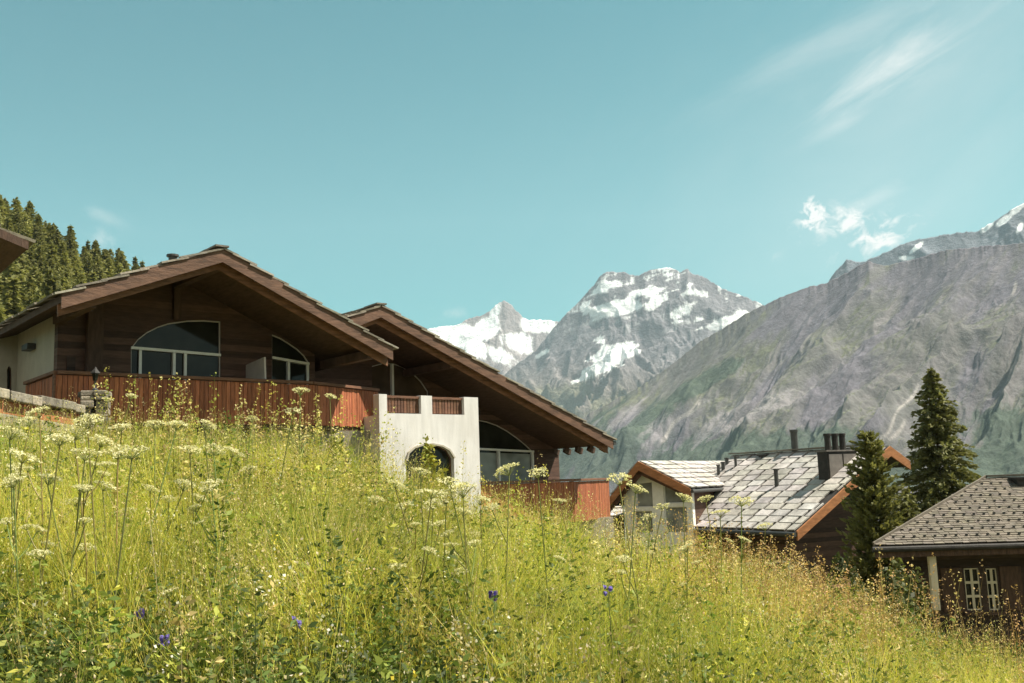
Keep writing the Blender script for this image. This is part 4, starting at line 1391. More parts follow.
def gl(px, py, D):
    p = at(px, py, D)
    return (p[0], p[1], float(ground_z(p[0], p[1])) - .05)


def up_to(px, py, D):
    p = at(px, py, D); z = float(ground_z(p[0], p[1])) - .05
    return (p[0], p[1], z), max(.4, p[2] - z)


bush(*up_to(868, 545, 21.5), 1.15, .9, None, 8200, .085, 'olive green shrub below the young pine at the meadow edge', 61)
bush(*up_to(896, 562, 24.0), 1.0, .8, None, 6000, .085, 'rounded olive shrub against the left corner of the right house', 62, tint=(1.05, 1.0, .85))
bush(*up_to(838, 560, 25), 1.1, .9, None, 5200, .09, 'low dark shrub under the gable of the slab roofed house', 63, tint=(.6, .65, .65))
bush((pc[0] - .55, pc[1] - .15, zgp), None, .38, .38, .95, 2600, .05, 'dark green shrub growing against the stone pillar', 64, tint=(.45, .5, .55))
bush(*up_to(432, 442, 12.0), .36, .34, None, 2600, .045, 'tall yellow flowering weed in front of the white arched wall', 65, tint=(2.6, 2.1, 1.0), name='weed', cat='weed')
bush(*up_to(335, 425, 14.0), .5, .5, None, 2400, .05, 'leafy yellow green weed below the red end of the upper balcony', 66, tint=(1.9, 1.8, .9), name='weed', cat='weed')

# rail fence beyond the meadow
fa = at(772, 590, 17.0); fb = at(848, 583, 19.5)
fz = float(ground_z((fa[0] + fb[0]) / 2, (fa[1] + fb[1]) / 2))
fe = empty('rail_fence', ((fa[0] + fb[0]) / 2, (fa[1] + fb[1]) / 2, fz), 0, 'low pale wooden rail fence below the slab roofed house', 'fence')
fo = np.array(fe.location)
for f in (0, .5, 1):
    p = fa + (fb - fa) * f - fo
    MB().box(p[0] - .035, p[0] + .035, p[1] - .035, p[1] + .035, -.6, p[2] + .06).build('post', M['rail_wood'], fe)
for dz in (-.03, -.32):
    MB().beam(fa - fo + (0, -.075, dz), fb - fo + (0, -.06, dz), .04, .05).build('rail', M['rail_wood'], fe)


# ------------------------------------------------------------------ meadow (stuff)
def sample_area(n, rng, y0=2.2, y1=9.6, spread=.62, p=1.0):
    y = y0 + (y1 - y0) * rng.uniform(0, 1, n) ** p
    a = rng.uniform(-spread, spread, n)
    return a * y, y


def ribbons(x, y, z, h, w, bend, ang, tint, seg=3, face=None):
    """curved tapering blades: (seg+1) levels of two points"""
    n = len(x)
    ts = np.linspace(0, 1, seg + 1)
    dx, dy = np.cos(ang), np.sin(ang)
    fa = ang + math.pi / 2 if face is None else face
    sx, sy = np.cos(fa), np.sin(fa)
    L = []
    for t in ts:
        off = bend * h * t ** 2
        px = x + dx * off; py = y + dy * off; pz = z + h * t * (1 - .25 * bend * t)
        ww = w * (1 - t) ** .7 * .5 + w * .04
        L.append(np.stack([px - sx * ww, py - sy * ww, pz], 1)); L.append(np.stack([px + sx * ww, py + sy * ww, pz], 1))
    V = np.stack(L, 1)
    k = 2 * (seg + 1)
    base = (np.arange(n) * k)[:, None]
    F = np.concatenate([base + np.array([[2 * i, 2 * i + 1, 2 * i + 3, 2 * i + 2]]) for i in range(seg)], 0)
    return V.reshape(-1, 3), F, np.repeat(tint, k, axis=0)


def stuff(name, parts, mat, label):
    V = []; F = []; C = []; o = 0
    for v, f, c in parts:
        V.append(v); F.append(f + o); C.append(c); o += len(v)
    Fs = {}
    for f in F: Fs.setdefault(f.shape[1], []).append(f)
    me = np_mesh(name, np.concatenate(V), [np.concatenate(v) for v in Fs.values()], np.concatenate(C), mat)
    ob = bpy.data.objects.new(name, me); link(ob)
    return tag(ob, label, 'plants', kind='stuff')


def palette(n, rng, cols, wts):
    k = rng.choice(len(cols), n, p=np.array(wts) / sum(wts))
    c = np.array(cols)[k]
    return c * rng.uniform(.75, 1.25, (n, 1)) * rng.uniform(.95, 1.05, (n, 3))


def build_meadow():
    rng = np.random.default_rng(77)
    N = 330000
    x, y = sample_area(N, rng, 2.0, 9.8, .64, .8)
    pat = fbm(x * .9, y * .9, 401, 4); pat2 = fbm(x * 2.5, y * 2.5, 431, 3)
    keep = rng.uniform(0, 1, N) < np.clip(.56 + 1.7 * pat2, .06, 1) * (.22 + .78 * smooth(3.7, 5.6, y + .8 * pat))
    x, y, pat = x[keep], y[keep], pat[keep]; N = len(x)
    z = ground_z(x, y)
    nearness = smooth(4.6, 2.6, y)
    ph = fbm(x * 1.7 + 9, y * 1.7, 461, 3)
    h = rng.gamma(9, .055, N) * (1 + .5 * pat + .55 * ph) * (.95 + .25 * smooth(7.5, 5.5, y)) * (.62 + .38 * smooth(3.4, 5.0, y))
    h = np.clip(h, .10, .95)
    c = palette(N, rng, [(.40, .40, .060), (.52, .47, .075), (.20, .25, .045), (.56, .45, .13), (.55, .42, .22)], [5, 4, 3.5, 2.0, 1.0])
    g = smooth(-.3, .4, pat)[:, None]
    c = c * (1 - .25 * g) + np.array((.55, .48, .12)) * .25 * g
    big_ = fbm(x * .55 + 3, y * .8 + 1, 977, 3)
    c = c * 1.2 * (1 + .75 * big_[:, None] * np.array((1.0, .8, .8)))
    c = c * (1 - .15 * nearness[:, None]) * np.array((1.0, 1.0, 1.0)) * (1 + .5 * ph[:, None] * np.array((.3, .55, .3)))
    A = ribbons(x, y, z, h, rng.uniform(.003, .0068, N), rng.uniform(.05, .75, N), rng.uniform(0, 6.28, N), c, 3, rng.uniform(0, 6.28, N))
    # single tussocks that arch over
    nt = 520; per = 90
    tx, ty = sample_area(nt, rng, 4.7, 9.5, .62, .9)
    th_ = rng.uniform(.45, .95, nt); tc_ = palette(nt, rng, [(.42, .42, .06), (.24, .30, .05), (.56, .50, .09), (.60, .47, .16)], [4, 3, 3, 1.5])
    ti = np.repeat(np.arange(nt), per); k_ = len(ti)
    ta = rng.uniform(0, 6.28, k_); tr = rng.uniform(0, .06, k_)
    bx = tx[ti] + np.cos(ta) * tr; by = ty[ti] + np.sin(ta) * tr
    A3 = ribbons(bx, by, ground_z(bx, by), th_[ti] * rng.uniform(.6, 1.1, k_), rng.uniform(.004, .009, k_), rng.uniform(.15, .9, k_), ta, tc_[ti] * rng.uniform(.8, 1.2, (k_, 1)), 4)
    # ground beyond the crest up to the houses, sparser and taller
    n2 = 60000
    xb, yb = sample_area(n2, rng, 9.5, 27, .62, 1.3)
    A2_ = ribbons(xb, yb, ground_z(xb, yb), rng.uniform(.2, .6, n2), rng.uniform(.008, .016, n2), rng.uniform(.05, .6, n2), rng.uniform(0, 6.28, n2), palette(n2, rng, [(.36, .39, .07), (.46, .43, .09), (.52, .44, .18)], [4, 4, 1.5]), 2, rng.uniform(0, 6.28, n2))
    stuff('grass', [A, A2_, A3], M['grass'], 'long yellow green summer grass covering the meadow bank')

    # flowering grasses: thin stalks with loose pale panicles
    n = 13000
    x, y = sample_area(n, rng, 3.4, 9.6, .62, .75)
    kp_ = rng.uniform(0, 1, n) < np.clip(.42 + 2.0 * fbm(x * 1.1 + 40, y * 1.1, 881, 3), .05, 1)
    x, y = x[kp_], y[kp_]; n = len(x)
    z = ground_z(x, y)
    h = rng.uniform(.5, 1.0, n) * (1 + .2 * fbm(x, y, 77, 3)); bend = rng.uniform(.02, .3, n); ang = rng.uniform(0, 6.28, n)
    tan_ = palette(n, rng, [(.50, .39, .17), (.56, .46, .26), (.36, .25, .11), (.45, .42, .13)], [3, 3, 2, 3])
    stalk = ribbons(x, y, z, h, np.full(n, .0032), bend, ang, tan_, 4)
    q = 16
    t = rng.uniform(.72, 1.02, (n, q))
    off = bend[:, None] * h[:, None] * t ** 2
    px = x[:, None] + np.cos(ang)[:, None] * off + rng.normal(size=(n, q)) * .016 * (1.15 - t) * 4
    py = y[:, None] + np.sin(ang)[:, None] * off + rng.normal(size=(n, q)) * .016 * (1.15 - t) * 4
    pz = z[:, None] + h[:, None] * t * (1 - .25 * bend[:, None] * t)
    P = np.stack([px, py, pz], -1).reshape(-1, 3)
    heads = leaf_cloud(P, rng.uniform(.003, .0065, len(P)), np.repeat(tan_ * 1.35, q, axis=0), aspect=2.6, rng=rng, dirs=np.tile([[0, 0, 1.0]], (len(P), 1)))
    stuff('seed_grass', [stalk, heads], M['grass'], 'tall tan seed heads of flowering grasses above the meadow')

    # leafy herbs, densest in the foreground
    n = 19000
    x, y = sample_area(n, rng, 2.2, 9.2, .62, 1.5)
    kp_ = rng.uniform(0, 1, n) < np.clip(.45 + 1.8 * fbm(x * 1.5 - 20, y * 1.5, 871, 3) + .5 * smooth(5, 3.4, y), .06, 1)
    x, y = x[kp_], y[kp_]; n = len(x)
    z = ground_z(x, y); h = rng.uniform(.25, .70, n) * (.8 + .2 * smooth(3.2, 5, y))
    q = 18
    a = rng.uniform(0, 6.28, (n, q)); r_ = rng.uniform(.02, .16, (n, q)); tz = rng.uniform(.25, 1.0, (n, q))
    P = np.stack([x[:, None] + np.cos(a) * r_, y[:, None] + np.sin(a) * r_, z[:, None] + h[:, None] * tz], -1).reshape(-1, 3)
    D_ = np.stack([np.cos(a), np.sin(a), rng.uniform(-.4, .5, (n, q))], -1).reshape(-1, 3)
    cc = np.repeat(palette(n, rng, [(.105, .145, .032), (.17, .205, .042), (.34, .35, .07), (.07, .10, .028)], [4, 2.5, 1.3, 4.5]), q, axis=0)
    leaves = leaf_cloud(P, rng.uniform(.010, .026, len(P)), cc, aspect=2.3, rng=rng, dirs=D_)
    st = ribbons(x, y, z, h, np.full(n, .005), rng.uniform(0, .3, n), rng.uniform(0, 6.28, n), palette(n, rng, [(.14, .16, .04), (.20, .14, .07)], [2, 1]), 2)
    # dark undergrowth nearest the viewer
    m = 7000
    xu, yu = sample_area(m, rng, 2.2, 4.9, .64, 1.0)
    hu = rng.uniform(.15, .62, m) * (1 - .5 * smooth(4.2, 4.9, yu)); zu = ground_z(xu, yu); q4 = 16
    tt = rng.uniform(.3, 1.0, (m, q4)); aa = rng.uniform(0, 6.28, (m, q4)); rs_ = rng.uniform(.01, .10, (m, q4))
    Pu = np.stack([xu[:, None] + np.cos(aa) * rs_, yu[:, None] + np.sin(aa) * rs_, zu[:, None] + hu[:, None] * tt], -1).reshape(-1, 3)
    Du = np.stack([np.cos(aa), np.sin(aa), rng.uniform(-.3, .6, (m, q4))], -1).reshape(-1, 3)
    under = leaf_cloud(Pu, rng.uniform(.008, .022, m * q4), np.repeat(palette(m, rng, [(.075, .10, .028), (.11, .145, .032), (.22, .24, .05), (.055, .075, .024)], [4, 3, 1, 3]), q4, axis=0), aspect=2.6, rng=rng, dirs=Du)
    m2 = 9000
    xv, yv = sample_area(m2, rng, 4.6, 9.4, .64, 1.0)
    kv = rng.uniform(0, 1, m2) < np.clip(.02 + 2.6 * fbm(xv * .8 - 31, yv * .8 + 7, 983, 3), 0, 1)
    xv, yv = xv[kv], yv[kv]; m2 = len(xv)
    hv = rng.uniform(.35, .80, m2); zv = ground_z(xv, yv); q5 = 22
    tt = rng.uniform(.35, 1.0, (m2, q5)); aa = rng.uniform(0, 6.28, (m2, q5)); rs_ = rng.uniform(.01, .11, (m2, q5))
    Pv = np.stack([xv[:, None] + np.cos(aa) * rs_, yv[:, None] + np.sin(aa) * rs_, zv[:, None] + hv[:, None] * tt], -1).reshape(-1, 3)
    Dv = np.stack([np.cos(aa), np.sin(aa), rng.uniform(-.3, .6, (m2, q5))], -1).reshape(-1, 3)
    under2 = leaf_cloud(Pv, rng.uniform(.009, .022, m2 * q5), np.repeat(palette(m2, rng, [(.10, .135, .030), (.15, .185, .038), (.28, .28, .06), (.07, .10, .026)], [4, 3, 1, 3]), q5, axis=0), aspect=2.4, rng=rng, dirs=Dv)
    # tall leafy stalks standing in the grass
    m = 1500
    xs_, ys_ = sample_area(m, rng, 2.8, 9.4, .62, .9)
    kp_ = rng.uniform(0, 1, m) < np.clip(.5 + 1.8 * fbm(xs_ * .9 + 70, ys_ * .9, 941, 3), .08, 1)
    xs_, ys_ = xs_[kp_], ys_[kp_]; m = len(xs_)
    zs_ = ground_z(xs_, ys_); hs_ = rng.uniform(.45, .95, m); q3 = 60
    tt = rng.uniform(.25, 1.0, (m, q3)); aa = rng.uniform(0, 6.28, (m, q3)); rs_ = ((1.15 - tt) * .09 + .012) * rng.uniform(.3, 1.1, (m, q3))
    Pt = np.stack([xs_[:, None] + np.cos(aa) * rs_, ys_[:, None] + np.sin(aa) * rs_, zs_[:, None] + hs_[:, None] * tt], -1).reshape(-1, 3)
    Dt = np.stack([np.cos(aa), np.sin(aa), rng.uniform(-.3, .5, (m, q3))], -1).reshape(-1, 3)
    ct = palette(m, rng, [(.13, .18, .035), (.24, .27, .05), (.46, .43, .08), (.09, .125, .03), (.50, .40, .16)], [3, 3, 2.2, 2.5, 1])
    tall = leaf_cloud(Pt, rng.uniform(.008, .020, m * q3) * np.repeat(rng.uniform(.6, 1.3, m), q3), np.repeat(ct, q3, axis=0), aspect=2.5, rng=rng, dirs=Dt)
    tst = ribbons(xs_, ys_, zs_, hs_, np.full(m, .006), rng.uniform(0, .1, m), rng.uniform(0, 6.28, m), ct * .8, 3)
    # broad leaved herbs close to the viewer
    m = 1500
    xb_, yb_ = sample_area(m, rng, 2.3, 5.2, .62, 1.6)
    zb_ = ground_z(xb_, yb_); hb_ = rng.uniform(.2, .5, m); q2 = 9
    aa = rng.uniform(0, 6.28, (m, q2)); tt = rng.uniform(.3, 1, (m, q2)); rr2 = rng.uniform(.03, .09, (m, q2))
    Pb = np.stack([xb_[:, None] + np.cos(aa) * rr2, yb_[:, None] + np.sin(aa) * rr2, zb_[:, None] + hb_[:, None] * tt], -1).reshape(-1, 3)
    Db = np.stack([np.cos(aa), np.sin(aa), rng.uniform(-.5, .2, (m, q2))], -1).reshape(-1, 3)
    big = leaf_cloud(Pb, rng.uniform(.016, .034, m * q2), np.repeat(palette(m, rng, [(.15, .20, .04), (.28, .31, .06), (.10, .14, .03)], [3, 1.5, 3]), q2, axis=0), aspect=2.5, rng=rng, dirs=Db)
    stuff('meadow_herbs', [leaves, st, big, tall, tst, under, under2], M['grass'], 'dark leafy herbs between the grass of the meadow')

    # small wildflowers: clustered cream, white and yellow specks
    n = 1700
    x, y = sample_area(n, rng, 2.6, 9.4, .6, .8)
    kp_ = rng.uniform(0, 1, n) < np.clip(.5 + 1.6 * fbm(x * 1.3, y * 1.3, 911, 3), .08, 1)
    x, y = x[kp_], y[kp_]; n = len(x)
    z = ground_z(x, y); h = rng.uniform(.3, .72, n)
    q = 14
    P = np.stack([x, y, z + h], 1)[:, None, :] + rng.normal(size=(n, q, 3)) * np.array([.035, .035, .04])
    kc = palette(n, rng, [(.68, .60, .42), (.62, .50, .28), (.70, .66, .55), (.62, .50, .06), (.50, .36, .26)], [4, 3, 2, 1.0, 2])
    fl = leaf_cloud(P.reshape(-1, 3), rng.uniform(.008, .017, n * q), np.repeat(kc, q, axis=0), aspect=1.1, rng=rng)
    st = ribbons(x, y, z, h, np.full(n, .003), np.zeros(n), rng.uniform(0, 6.28, n), palette(n, rng, [(.17, .18, .05)], [1]), 2)
    stuff('wildflowers', [fl, st], M['grass'], 'tiny cream and yellow wildflowers scattered through the grass')

    # brown withered docks and thistles along the right crest
    n = 1000
    pxs = np.where(rng.uniform(0, 1, n) < .7, rng.uniform(680, 880, n), rng.uniform(600, 1024, n)); Dd = rng.uniform(6.2, 10.5, n)
    x = np.array([at(p, 500, d)[0] for p, d in zip(pxs, Dd)]); y = Dd
    z = ground_z(x, y); h = rng.uniform(.5, 1.1, n) * np.where(pxs > 870, 1.25, 1); ang = rng.uniform(0, 6.28, n); bend = rng.uniform(0, .25, n)
    br = palette(n, rng, [(.26, .16, .075), (.36, .23, .10), (.46, .35, .17)], [3, 3, 2])
    st = ribbons(x, y, z, h, np.full(n, .008), bend, ang, br, 4)
    q = 46
    t = rng.uniform(.35, 1.0, (n, q)); off = bend[:, None] * h[:, None] * t ** 2
    P = np.stack([x[:, None] + np.cos(ang)[:, None] * off + rng.normal(size=(n, q)) * .045 * (1.25 - t), y[:, None] + np.sin(ang)[:, None] * off + rng.normal(size=(n, q)) * .045 * (1.25 - t), z[:, None] + h[:, None] * t], -1).reshape(-1, 3)
    hd = leaf_cloud(P, rng.uniform(.006, .014, len(P)), np.repeat(br * 1.5, q, axis=0), aspect=1.7, rng=rng)
    # tall yellow flowering weeds on the crest in front of the chalets
    n = 240
    pxs = np.where(rng.uniform(0, 1, n) < .88, rng.uniform(95, 470, n), rng.uniform(470, 640, n)); Dd = rng.uniform(6.0, 9.0, n)
    x = np.array([at(p, 450, d)[0] for p, d in zip(pxs, Dd)]); y = Dd
    z = ground_z(x, y); h = rng.uniform(.6, 1.25, n); ang = rng.uniform(0, 6.28, n); bend = rng.uniform(0, .22, n)
    br = palette(n, rng, [(.48, .40, .11), (.56, .47, .20), (.34, .35, .08), (.42, .30, .14)], [3, 3, 3, 2])
    st2 = ribbons(x, y, z, h, np.full(n, .006), bend, ang, br * .8, 4)
    q = 60
    t = rng.uniform(.45, 1.0, (n, q)); off = bend[:, None] * h[:, None] * t ** 2; wd_ = rng.uniform(.02, .06, (n, 1))
    P = np.stack([x[:, None] + np.cos(ang)[:, None] * off + rng.normal(size=(n, q)) * wd_ * (1.3 - t), y[:, None] + np.sin(ang)[:, None] * off + rng.normal(size=(n, q)) * wd_ * (1.3 - t), z[:, None] + h[:, None] * t * (1 - .25 * bend[:, None] * t)], -1).reshape(-1, 3)
    hd2 = leaf_cloud(P, rng.uniform(.007, .017, len(P)), np.repeat(br * 1.1, q, axis=0), aspect=1.6, rng=rng)
    stuff('flowering_weeds', [st2, hd2], M['grass'], 'tall yellow flowering weeds along the meadow crest below the chalets')
    stuff('withered_weeds', [st, hd], M['grass'], 'brown withered weeds along the lower right crest of the meadow')


build_meadow()


# ------------------------------------------------------------------ umbellifers, one by one
def umbel_mesh(seed, rays=17, flo=15):
    """a flat-topped compound umbel of unit width, pointing up, its hub at the origin"""
    rng = np.random.default_rng(seed)
    P = []; tint = []; R = MB()
    for k in range(rays):
        rr_ = .5 * math.sqrt((k + .5) / rays); a = k * 2.39996 + rng.normal() * .15
        c = np.array([math.cos(a) * rr_, math.sin(a) * rr_, .34 - .42 * rr_ ** 2 + rng.normal() * .015])
        R.tube([(0, 0, 0), (c[0] * .5, c[1] * .5, c[2] * .62), c], [.010, .008, .006], 4, False)
        g = rng.normal(size=(flo, 3)); g /= np.linalg.norm(g, axis=1)[:, None]
        g *= (rng.uniform(.1, 1, flo) ** .5)[:, None] * np.array([.112, .112, .065])
        P.append(c + g + (0, 0, .02))
        tint.append(np.full((flo, 3), rng.uniform(.82, 1.1)) * rng.uniform(.88, 1.08, (flo, 1)))
    P = np.concatenate(P)
    d = np.zeros_like(P); d[:, :2] = rng.normal(size=(len(P), 2))
    V, F, C = leaf_cloud(P, rng.uniform(.040, .070, len(P)), np.concatenate(tint), aspect=1.2, rng=rng, dirs=d)
    head = np_mesh('flower_head', V, [F], C, M['petal'])
    fr = R
    me = bpy.data.meshes.new('ray')
    me.from_pydata(fr.v, [], fr.f)
    at_ = me.attributes.new('tint', 'FLOAT_COLOR', 'POINT')
    at_.data.foreach_set('color', np.ones(len(fr.v) * 4, np.float32))
    me.materials.append(M['stem'])
    return head, me


UM = [umbel_mesh(500 + k) for k in range(7)]


def umbel_plant(px, py, wpx, size, label, side=None, lean=0.0):
    """flower head centre at a photographed direction, distance from its apparent width"""
    D = size * FPX / wpx
    size *= random.Random(int(px * 3 + py)).uniform(.85, 1.12)
    p = at(px, py, D)
    rng = random.Random(int(px * 7 + py * 13))
    gx = p[0] + rng.uniform(-.2, .2) + lean; gy = p[1] + rng.uniform(-.1, .1)
    gz = float(ground_z(gx, gy))
    if p[2] - gz < .3: gz = p[2] - .3 - rng.uniform(.0, .2)
    t = empty('umbel_plant', (gx, gy, gz), 0, label, 'wildflower', 'white umbel flowers of the meadow')
    hd, ry = UM[rng.randrange(len(UM))]
    top = np.array([p[0] - gx, p[1] - gy, p[2] - gz])
    hub = top - np.array([0, 0, size * .28])
    s = MB()
    mid_ = hub * .55 + np.array([rng.uniform(-.07, .07), rng.uniform(-.07, .07), 0])
    s.tint = (rng.uniform(.8, 1.2), rng.uniform(.8, 1.1), .9)
    s.tube([(0, 0, -.03), mid_, hub], [.005, .004, .003], 6)
    nodes = []
    heads = [(hub, size)]
    for k in range(side if side is not None else rng.choice((0, 1, 1, 2))):
        f = rng.uniform(.55, .78); a = rng.uniform(0, 6.28)
        b0 = mid_ + (hub - mid_) * ((f - .55) / .45)
        e = b0 + np.array([math.cos(a) * .09, math.sin(a) * .09, .13]) * rng.uniform(.8, 1.4)
        s.tube([b0, b0 * .4 + e * .6 + np.array([0, 0, -.015]), e], [.0035, .003, .0025], 5)
        heads.append((e, size * rng.uniform(.45, .65)))
    s.build('stem', M['stem'], t)
    for (h_, z_) in heads:
        o = bpy.data.objects.new('flower_head', hd); link(o, t)
        tilt = (rng.uniform(-.42, .42), rng.uniform(-.42, .42), rng.uniform(0, 6.28))
        o.location = h_; o.scale = (z_, z_, z_ * rng.uniform(.75, 1.35)); o.rotation_euler = tilt
        r_ = bpy.data.objects.new('flower_rays', ry); link(r_, o)
    # a few divided leaves
    for k in range(rng.choice((2, 3, 3))):
        lc = []; ld = []
        f = rng.uniform(.15, .6); a = rng.uniform(0, 6.28); L = rng.uniform(.08, .17)
        b0 = hub * f
        rib = [b0 + np.array([math.cos(a) * L * q, math.sin(a) * L * q, .05 * q - .07 * q * q]) for q in (0, .5, 1)]
        for j in range(9):
            q = (j + 1) / 9; sd = (-1, 1)[j % 2]
            lc.append(b0 + np.array([math.cos(a) * L * q - math.sin(a) * sd * .016, math.sin(a) * L * q + math.cos(a) * sd * .016, .05 * q - .07 * q * q])); ld.append((math.cos(a + sd * .7), math.sin(a + sd * .7), -.1))
        V, F, C = leaf_cloud(np.array(lc), .024, np.tile([[.25, .29, .06]], (len(lc), 1)), aspect=2.2, dirs=np.array(ld))
        tv = MB().tube(rib, .002, 4, False)
        o = bpy.data.objects.new('leaf', np_mesh('leaf', np.concatenate([V, np.array(tv.v)]), [np.concatenate([F, np.array(tv.f) + len(V)])], np.concatenate([C, np.tile([[.25, .28, .06]], (len(tv.v), 1))]), M['grass'])); link(o, t)


UMB = [
    (118, 452, 24, .12, 'white umbel squeezed between the domed one and the widest one at left'),
    (122, 425, 22, .12, 'creamy umbel to the right of the stone pillar foot'),
    (205, 424, 20, .12, 'cream umbel under the dark balcony, right of the yellowish pair'),
    (232, 452, 20, .12, 'faint cream umbel at the right end of the upper left row'),
    (252, 418, 16, .11, 'small cream umbel under the middle of the dark balcony'),
    (76, 500, 22, .12, 'pale umbel below the small tilted one at left'),
    (128, 512, 18, .10, 'tiny pale umbel under the widest head at left'),
    (250, 470, 18, .11, 'faint umbel right of the left umbel crowd'),
    (395, 482, 22, .12, 'white umbel at the left foot of the white wall'),
    (420, 470, 22, .12, 'white umbel in front of the masonry arch'),
    (446, 497, 24, .12, 'flat white umbel between the broad head and the tilted one at the white wall'),
    (375, 500, 18, .11, 'faint umbel left of the pale one below the white wall'),
    (480, 500, 18, .11, 'small white umbel right of the white wall corner'),
    (560, 500, 16, .11, 'small cream umbel under the red boards of the lower balcony'),
    (662, 505, 16, .11, 'small umbel between the white gable and the slab roof'),
    (720, 512, 16, .11, 'small pale umbel before the left half of the slab roof eave'),
    (88, 421, 32, .15, 'broad white umbel right below the stone pillar'),
    (75, 431, 30, .14, 'white umbel just under the one below the stone pillar'),
    (60, 438, 30, .13, 'creamy umbel at the left, a little lower than the low stone wall'),
    (85, 453, 33, .15, 'domed white umbel in the left meadow, left of the widest one'),
    (132, 450, 38, .16, 'widest white umbel of the left meadow, flat topped on a long stem'),
    (100, 441, 26, .13, 'white umbel above and between the two broadest heads at left'),
    (30, 421, 24, .13, 'yellowish umbel in front of the low stone wall, near the left edge'),
    (40, 412, 24, .12, 'small yellow green umbel directly under the red board of the stone wall'),
    (10, 432, 28, .14, 'pale umbel touching the left edge below the stone wall'),
    (22, 454, 30, .14, 'flat white umbel near the left edge, second tier down'),
    (14, 480, 32, .14, 'ragged pale umbel near the left edge, third tier down'),
    (48, 478, 28, .13, 'loose pale umbel beside the ragged one near the left edge'),
    (103, 485, 24, .12, 'small tilted white umbel below the domed one at left'),
    (150, 487, 20, .11, 'faint pinkish umbel left of the narrow bright one'),
    (183, 485, 22, .12, 'narrow bright white umbel in the left middle meadow'),
    (212, 484, 24, .12, 'white umbel just right of the narrow bright one'),
    (197, 498, 18, .10, 'small flat umbel under the narrow bright white pair'),
    (190, 448, 24, .13, 'white umbel right of the widest head at left'),
    (214, 449, 24, .13, 'rightmost white umbel in the upper row at left'),
    (155, 424, 22, .13, 'yellowish umbel below the dark balcony, left one of two'),
    (176, 425, 24, .13, 'yellowish umbel below the dark balcony, right one of two'),
    (131, 396, 13, .10, 'little yellow umbel standing out against the dark balcony boards at left'),
    (107, 400, 13, .10, 'little yellow umbel beside the top of the stone pillar'),
    (300, 391, 18, .12, 'yellow umbel against the left end of the bright red boards'),
    (293, 409, 18, .12, 'cream umbel lower down before the left end of the red boards'),
    (330, 396, 12, .09, 'greenish umbel seen against the middle of the bright red boards'),
    (40, 554, 24, .10, 'lone pale umbel in the lower left meadow'),
    (170, 592, 20, .09, 'low cream umbel near the left bottom, left of the small pale blossom'),
    (431, 490, 32, .15, 'broad white umbel at the foot of the white masonry wall'),
    (450, 480, 28, .14, 'raised white umbel just above the broad one at the white wall'),
    (463, 490, 26, .13, 'tilted white umbel at the lower right corner of the white wall'),
    (433, 504, 20, .11, 'small white umbel below the broad one at the white wall'),
    (463, 511, 22, .12, 'flat white umbel lowest of the cluster below the white wall'),
    (405, 505, 20, .12, 'pale umbel left of the cluster below the white wall'),
    (440, 522, 20, .11, 'thin pale umbel in the grass under the white wall cluster'),
    (509, 468, 26, .14, 'green white umbel rising in front of the lower arched window'),
    (538, 472, 22, .12, 'umbel level with the lower balcony rail, right of the arched window'),
    (619, 478, 26, .14, 'tall greenish umbel rising at the right end of the lower balcony'),
    (635, 487, 22, .12, 'half hidden umbel in front of the orange verge of the small house'),
    (650, 516, 16, .11, 'small umbel in front of the white gable windows'),
    (683, 497, 20, .13, 'pale umbel before the right corner of the white gable front'),
    (706, 498, 16, .12, 'pale umbel at the lower left end of the slab roof'),
    (741, 500, 22, .14, 'pale umbel standing out against the middle of the slab roof'),
    (765, 526, 14, .11, 'small umbel under the eave of the slab roof'),
    (687, 548, 18, .11, 'thin umbel among brown weeds below the slab roof'),
    (450, 554, 18, .10, 'pale umbel in the sunlit centre of the meadow'),
]
for a in UMB: umbel_plant(*a)


# blue bellflowers and a stalk of dock
def bell(px, py, D, label, n=7):
    p = at(px, py, D)
    gz = float(ground_z(p[0], p[1]))
    if p[2] - gz < .15: gz = p[2] - .25
    t = empty('bellflower', (p[0], p[1], gz), 0, label, 'wildflower', 'violet blue bellflowers')
    h = p[2] - gz
    MB().tube([(0, 0, -.02), (.01, 0, h * .6), (0, 0, h)], [.003, .0025, .002], 5).build('stem', M['stem'], t)
    rng = random.Random(int(px))
    for k in range(n):
        a = rng.uniform(0, 6.28); r_ = rng.uniform(.001, .006); z = h + rng.uniform(-.018, .018)
        c = np.array([math.cos(a) * r_, math.sin(a) * r_, z]); d = np.array([math.cos(a), math.sin(a), -.3]) * .009
        MB().rnd(.8, 1.3).tube([c, c + d * .5, c + d * 1.0, c + d * 1.4], [.003, .009, .010, .014], 6, False).build('flower', M['blue_petal'], t)


bell(493, 596, 4.6, 'violet blue bellflower in the sunlit middle of the lower meadow', 9)
bell(164, 641, 4.0, 'violet blue bellflower near the bottom, under the low cream umbel', 8)
bell(139, 613, 4.2, 'small violet bellflower a little above and left of the bottom one', 5)
bell(297, 622, 4.2, 'small violet bellflower between the left bottom pair and the middle one', 5)
bell(608, 590, 4.6, 'tiny violet bellflower right of the middle one', 3)

# ------------------------------------------------------------------ world: sky and clouds
world = bpy.data.worlds.new("World")
scene.world = world
world.use_nodes = True
T = NT(world)
out = T.n('ShaderNodeOutputWorld')
bg = T.n('ShaderNodeBackground')
sky = T.n('ShaderNodeTexSky', sky_type='NISHITA')
sky.sun_disc = False
sky.sun_elevation = SUN_EL
sky.sun_rotation = math.atan2(SDIR.x, SDIR.y)
sky.altitude = 1800
sky.air_density = 1.0
sky.dust_density = 3.5
sky.ozone_density = 0.6
tc = T.n('ShaderNodeTexCoord')
skyc = T.mix('MULTIPLY', 1.0, sky.outputs[0], (0.055, 0.57, 0.435))
